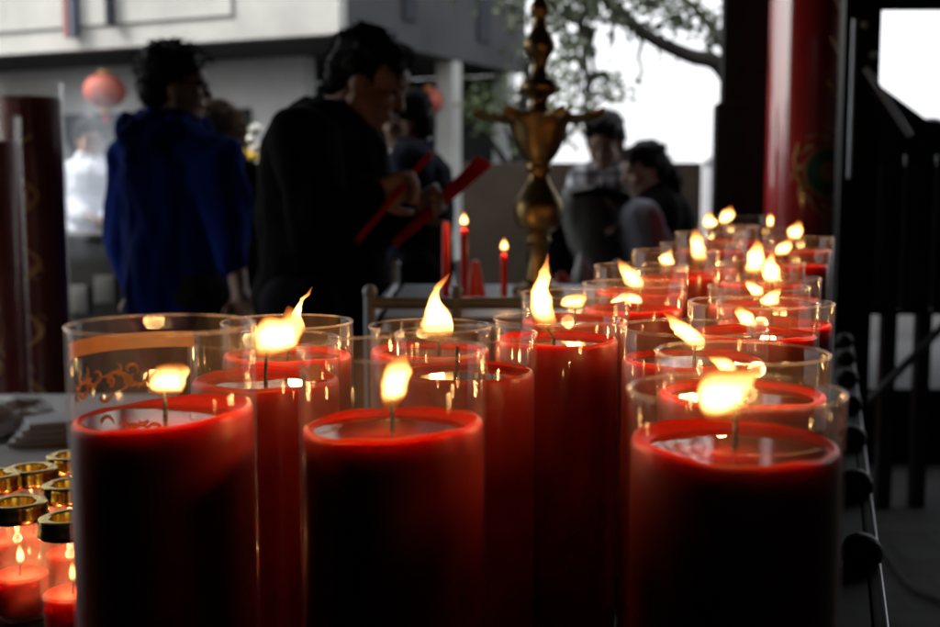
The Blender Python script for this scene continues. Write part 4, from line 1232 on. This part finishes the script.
# man in the black jacket
J = dict(head=at(369, 81, 2.88), neck=at(335, 122, 2.93), chest=at(324, 168, 2.93), pelvis=at(322, 288, 2.98),
         sh_r=at(306, 138, 2.76), el_r=at(318, 232, 2.66), wr_r=at(366, 199, 2.66), hand_r=at(392, 190, 2.68),
         sh_l=at(352, 138, 3.10), el_l=at(366, 232, 3.04), wr_l=at(408, 214, 2.92), hand_l=at(424, 206, 2.90),
         palm_r=Vector((.3, .6, -.5)), palm_l=Vector((.1, -.6, .4)), curl_r=48, curl_l=45)
stand_legs(J, -15)
p1 = person('man in a black jacket bending his head over red packets in his hands', J, -8, 24, ('blackcloth', 'darkjeans'), .93, .0055, 'short', 1.0, collar=.03)
bm = bmesh.new()
w0 = J['wr_r'] - p1.location; wd = (J['wr_r'] - J['el_r']).normalized(); wa, wb_ = frame(wd)
tube(bm, [w0 + wd * .012 + (wa * math.cos(k / 20 * 2 * PI) + wb_ * math.sin(k / 20 * 2 * PI)) * .034 for k in range(21)], .006, seg=8)
obj('wrist_watch', bm, M['steel'], p1)
# red incense packet and folded paper he holds
def slab(name, p0, p1, w, t, m, label, cat, nrm=Vector((0, -1, .3)), fan=0):
    d = (p1 - p0); Ln = d.length; d.normalize()
    side = d.cross(nrm).normalized(); n = side.cross(d).normalized()
    root = None
    bm = bmesh.new()
    Mx = Matrix(((d.x, side.x, n.x, 0), (d.y, side.y, n.y, 0), (d.z, side.z, n.z, 0), (0, 0, 0, 1)))
    if fan:
        for i in range(fan):
            q = (i - (fan - 1) / 2)
            box(bm, (Ln / 2 + .012 * abs(q), q * w * .06, q * t * 2.2), (Ln * (1 - .05 * (i % 3)), w * (.75 + .08 * (i % 2)), t), Mx @ Matrix.Rotation(R(q * 1.3), 4, 'Z') @ Matrix.Rotation(R(q * -1.6), 4, 'Y'))
    else:
        for i in range(5):
            for k in range(2):
                tube(bm, [Mx @ Vector((.01 * ((i * 3 + k) % 4) / 2, (i - 2) * w / 5, (k - .5) * t)), Mx @ Vector((Ln - .01 * ((i + k) % 3), (i - 2) * w / 5 * 1.15, (k - .5) * t))], w / 9, seg=7)
    o = obj(name, bm, m, None, smooth=not fan)
    # origin at the lower end
    o.location = p0
    return tag(o, label, cat)
slab('incense_bundle', at(356, 242, 2.60), at(432, 152, 2.72), .011, .007, M['redpaper'], 'bundle of red joss sticks in the right hand of the man in black', 'incense')
slab('paper_sheaf', at(392, 246, 2.84), at(479, 166, 2.90), .026, .0012, M['pinkpaper'], 'sheaf of pink red folded papers in the left hand of the man in black', 'papers', nrm=Vector((.2, -.8, .62)), fan=6)

# man in the blue hoodie
J = dict(head=at(177, 86, 3.9), neck=at(166, 130, 3.92), chest=at(172, 176, 3.92), pelvis=at(180, 286, 3.92),
         sh_r=at(216, 160, 3.80), el_r=at(229, 222, 3.76), wr_r=at(240, 292, 3.66), hand_r=at(246, 318, 3.60),
         sh_l=at(132, 160, 4.04), el_l=at(124, 228, 4.08), wr_l=at(134, 290, 4.04), hand_l=at(140, 318, 4.0),
         palm_r=Vector((-.6, .5, 0)), palm_l=Vector((.6, 0, 0)), curl_r=20, curl_l=20)
stand_legs(J, 45)
person('man in a blue hoodie and spectacles seen from behind, head turned right', J, 8, 0, ('bluecloth', 'darkjeans', '', 'hoodie'), .99, .0065, 'bushy', 1.06, sleeve=(.55, 1), glasses=True, hood='down', body_yaw=68)
# person with fur hood
J = dict(head=at(219, 140, 4.5), neck=at(222, 172, 4.5), chest=at(226, 205, 4.5), pelvis=at(228, 290, 4.5),
         sh_r=at(245, 185, 4.42), el_r=at(250, 240, 4.40), wr_r=at(240, 262, 4.3), hand_r=at(232, 262, 4.25),
         sh_l=at(200, 185, 4.6), el_l=at(196, 240, 4.6), wr_l=at(205, 270, 4.5), hand_l=at(210, 275, 4.45))
stand_legs(J, 60)
person('person in a black coat with a brown fur hood behind the blue hoodie man', J, 70, 15, ('blackcloth', 'darkjeans', '', 'coat'), .98, .0085, 'none', 1.1, hood='fur')
# person in navy behind the black jacket man
J = dict(head=at(404, 122, 4.9), neck=at(414, 152, 4.92), chest=at(414, 185, 4.92), pelvis=at(414, 262, 4.92),
         sh_r=at(420, 162, 5.08), el_r=at(408, 210, 5.1), wr_r=at(388, 180, 5.0), hand_r=at(380, 165, 4.98),
         sh_l=at(412, 162, 4.74), el_l=at(420, 215, 4.72), wr_l=at(394, 215, 4.7), hand_l=at(382, 210, 4.7))
stand_legs(J, 185)
person('person in a navy coat facing left behind the man in black', J, 192, 5, ('navycloth', 'darkjeans', '', 'coat'), 1.0, .008, 'short', 1.0)
# worker in white behind the counter
J = dict(head=at(90, 140, 7.4), neck=at(92, 164, 7.4), chest=at(92, 186, 7.4), pelvis=at(92, 240, 7.4),
         sh_r=at(70, 174, 7.36), el_r=at(66, 205, 7.3), wr_r=at(84, 216, 7.1), hand_r=at(92, 216, 7.05),
         sh_l=at(112, 174, 7.5), el_l=at(120, 206, 7.4), wr_l=at(106, 218, 7.2), hand_l=at(100, 220, 7.1))
stand_legs(J, -80)
person('far worker in a pale blue white shirt behind the vendor counter', J, -60, 10, ('whitecloth', 'darkjeans', '', 'shirt'), 1.0, .010, 'short', 1.0)
# seated man
J = dict(head=at(605, 143, 5.28), neck=at(608, 172, 5.36), chest=at(608, 196, 5.36), pelvis=at(613, 288, 5.4), ground=LZ,
         sh_r=at(584, 180, 5.30), el_r=at(572, 215, 5.15), wr_r=at(588, 204, 4.98), hand_r=at(602, 200, 4.95),
         sh_l=at(634, 180, 5.44), el_l=at(640, 218, 5.24), wr_l=at(618, 205, 5.02), hand_l=at(608, 202, 4.97),
         hip_r=at(602, 290, 5.33), kn_r=at(583, 206, 4.97), an_r=at(613, 296, 4.93),
         hip_l=at(630, 288, 5.42), kn_l=at(622, 212, 5.0), an_l=at(640, 296, 5.0), curl_r=40, curl_l=40)
for sd in 'rl': J['an_' + sd].z = LZ + .085; J['toe_' + sd] = J['an_' + sd] + Vector((-.04, -.14, -.045))
person('seated man in a checked shirt with his knees drawn up, looking down', J, -110, 22, ('plaid', 'greycloth', '', 'shirt'), 1.0, .008, 'short', .95, seated=True, tw=1.1)
# seated woman
J = dict(head=at(644, 170, 5.14), neck=at(657, 197, 5.22), chest=at(660, 218, 5.24), pelvis=at(668, 286, 5.3), ground=LZ,
         sh_r=at(655, 208, 5.36), el_r=at(640, 235, 5.3), wr_r=at(622, 226, 5.1), hand_r=at(612, 222, 5.05),
         sh_l=at(664, 208, 5.06), el_l=at(660, 250, 4.98), wr_l=at(636, 236, 4.92), hand_l=at(626, 230, 4.9),
         hip_r=at(664, 290, 5.38), kn_r=at(621, 213, 5.0), an_r=at(650, 296, 4.95),
         hip_l=at(672, 290, 5.2), kn_l=at(640, 219, 4.86), an_l=at(664, 300, 4.84), curl_r=30, curl_l=30)
for sd in 'rl': J['an_' + sd].z = LZ + .085; J['toe_' + sd] = J['an_' + sd] + Vector((-.12, -.08, -.045))
person('seated woman with a dark ponytail in a black top, turned to the left', J, 190, 14, ('blackcloth', 'jeans', '', 'top'), .93, .008, 'long', .88, seated=True)
# open dark book on the man's knees
bm = bmesh.new()
c = at(603, 196, 4.93)
box(bm, (-.062, 0, 0), (.12, .17, .012), Matrix.Rotation(R(-14), 4, 'Y'), .002)
box(bm, (.062, 0, 0), (.12, .17, .012), Matrix.Rotation(R(14), 4, 'Y'), .002)
o = obj('open_book', bm, M['blackcloth'], None, loc=c); o.rotation_euler = (R(-25), 0, R(-15))
tag(o, 'dark open booklet resting on the raised knees of the seated man', 'book')
# backpack beside them
p = at(556, 226, 5.2)
bk = empty('backpack', (p.x, p.y, LZ), R(10), 'black backpack with a pale strap on the ledge left of the seated man', 'backpack')
bm = bmesh.new(); cap(bm, (0, 0, .15), .135, (.0, .02, .44), .10, 18); cap(bm, (0, -.09, .12), .08, (0, -.06, .28), .07, 14)
for v in bm.verts: v.co.z = max(v.co.z, 0.0)
skinmesh('pack_body', bm, M['blackcloth'], bk, .012, 5, (.01, 9, 1))
bm = bmesh.new(); tube(bm, [(.03, -.12, .50), (.08, -.17, .38), (.13, -.16, .24), (.14, -.1, .1)], .012, seg=8, n=14, flat=.4); obj('strap', bm, M['whitepaint'], bk)
p = at(562, 262, 4.85)
crumple('gift_bag', (p.x, p.y, LZ + .001), (.06, .05, .12), M['redpaint'], 'small red bag on the ledge before the backpack', 'bag', 7.3, .2)
p = at(582, 290, 4.84)
crumple('shopping_bag', (p.x, p.y, LZ + .001), (.045, .05, .16), M['plastic'], 'narrow white plastic bag standing on the ledge below the seated man', 'bag', 1.3, .2)

# thin incense smoke drifting before the vendor counter
def smoke():
    m, nt, out = new_mat('incense_smoke')
    tc = N(nt, 'ShaderNodeTexCoord')
    no = N(nt, 'ShaderNodeTexNoise', Scale=3.2, Detail=3.0, Distortion=.8)
    nt.links.new(tc.outputs['Object'], no.inputs['Vector'])
    ln = N(nt, 'ShaderNodeVectorMath', operation='LENGTH')
    mp = N(nt, 'ShaderNodeMapping'); mp.inputs['Scale'].default_value = (1 / .34, 1 / .34, 1 / .52)
    nt.links.new(tc.outputs['Object'], mp.inputs['Vector']); nt.links.new(mp.outputs[0], ln.inputs[0])
    mr = N(nt, 'ShaderNodeMapRange'); mr.inputs['From Min'].default_value = .35; mr.inputs['From Max'].default_value = 1.0; mr.inputs['To Min'].default_value = 1; mr.inputs['To Max'].default_value = 0
    nt.links.new(ln.outputs['Value'], mr.inputs['Value'])
    m2 = N(nt, 'ShaderNodeMapRange'); m2.inputs['From Min'].default_value = .42; m2.inputs['From Max'].default_value = .7; m2.inputs['To Max'].default_value = 3.2
    nt.links.new(no.outputs['Fac'], m2.inputs['Value'])
    mu = N(nt, 'ShaderNodeMath', operation='MULTIPLY'); nt.links.new(mr.outputs[0], mu.inputs[0]); nt.links.new(m2.outputs[0], mu.inputs[1])
    pv = N(nt, 'ShaderNodeVolumePrincipled'); pv.inputs['Color'].default_value = (.82, .90, 1, 1)
    nt.links.new(mu.outputs[0], pv.inputs['Density']); nt.links.new(pv.outputs[0], out.inputs['Volume'])
    return m
bm = bmesh.new(); ball(bm, (0, 0, 0), (.34, .34, .52), 24)
tag(obj('incense_smoke', bm, smoke(), None, loc=at(88, 165, 6.0)), kind='stuff', label='thin bluish incense smoke before the far worker at the left', cat='smoke')

# ------------------------------------------------------------------ light: overcast daylight behind, dark under the roof
w = bpy.data.worlds.new('World'); sc.world = w; w.use_nodes = True
nt = w.node_tree; nt.nodes.clear()
sky = nt.nodes.new('ShaderNodeTexSky'); sky.sky_type = 'NISHITA'; sky.sun_disc = False
SUN_EL, SUN_AZ = R(40), R(262)          # azimuth measured clockwise from +y
sky.sun_elevation = SUN_EL; sky.sun_rotation = SUN_AZ
sky.dust_density = 6; sky.air_density = 1.2; sky.ozone_density = 1
hs = nt.nodes.new('ShaderNodeHueSaturation'); hs.inputs['Saturation'].default_value = .30
bg = nt.nodes.new('ShaderNodeBackground'); bg.inputs['Strength'].default_value = .13
ow = nt.nodes.new('ShaderNodeOutputWorld')
nt.links.new(sky.outputs[0], hs.inputs['Color']); ov = nt.nodes.new('ShaderNodeMixRGB'); ov.inputs[0].default_value = .55; ov.inputs[2].default_value = (5.2, 5.3, 5.5, 1)   # overcast veil
nt.links.new(hs.outputs[0], ov.inputs[1]); nt.links.new(ov.outputs[0], bg.inputs['Color']); nt.links.new(bg.outputs[0], ow.inputs['Surface'])
sl = bpy.data.lights.new('sun', 'SUN'); sl.energy = 1.2; sl.angle = R(12); sl.color = (1, .96, .9)
so = bpy.data.objects.new('sun', sl); COL.objects.link(so)
d = Vector((math.sin(SUN_AZ) * math.cos(SUN_EL), math.cos(SUN_AZ) * math.cos(SUN_EL), math.sin(SUN_EL)))
so.rotation_euler = d.to_track_quat('Z', 'Y').to_euler()

sc.view_settings.view_transform = 'Standard'
sc.view_settings.look = 'None'
sc.view_settings.gamma = 1
sc.view_settings.exposure = 1.6
sc.view_settings.use_curve_mapping = False
sc.render.engine = 'CYCLES'
cy = sc.cycles
cy.use_denoising = True
try: cy.denoiser = 'OPENIMAGEDENOISE'
except Exception: pass
cy.max_bounces = 10; cy.transparent_max_bounces = 96; cy.transmission_bounces = 8; cy.glossy_bounces = 5; cy.diffuse_bounces = 3
cy.sample_clamp_indirect = 4.0
cy.caustics_reflective = False; cy.caustics_refractive = False
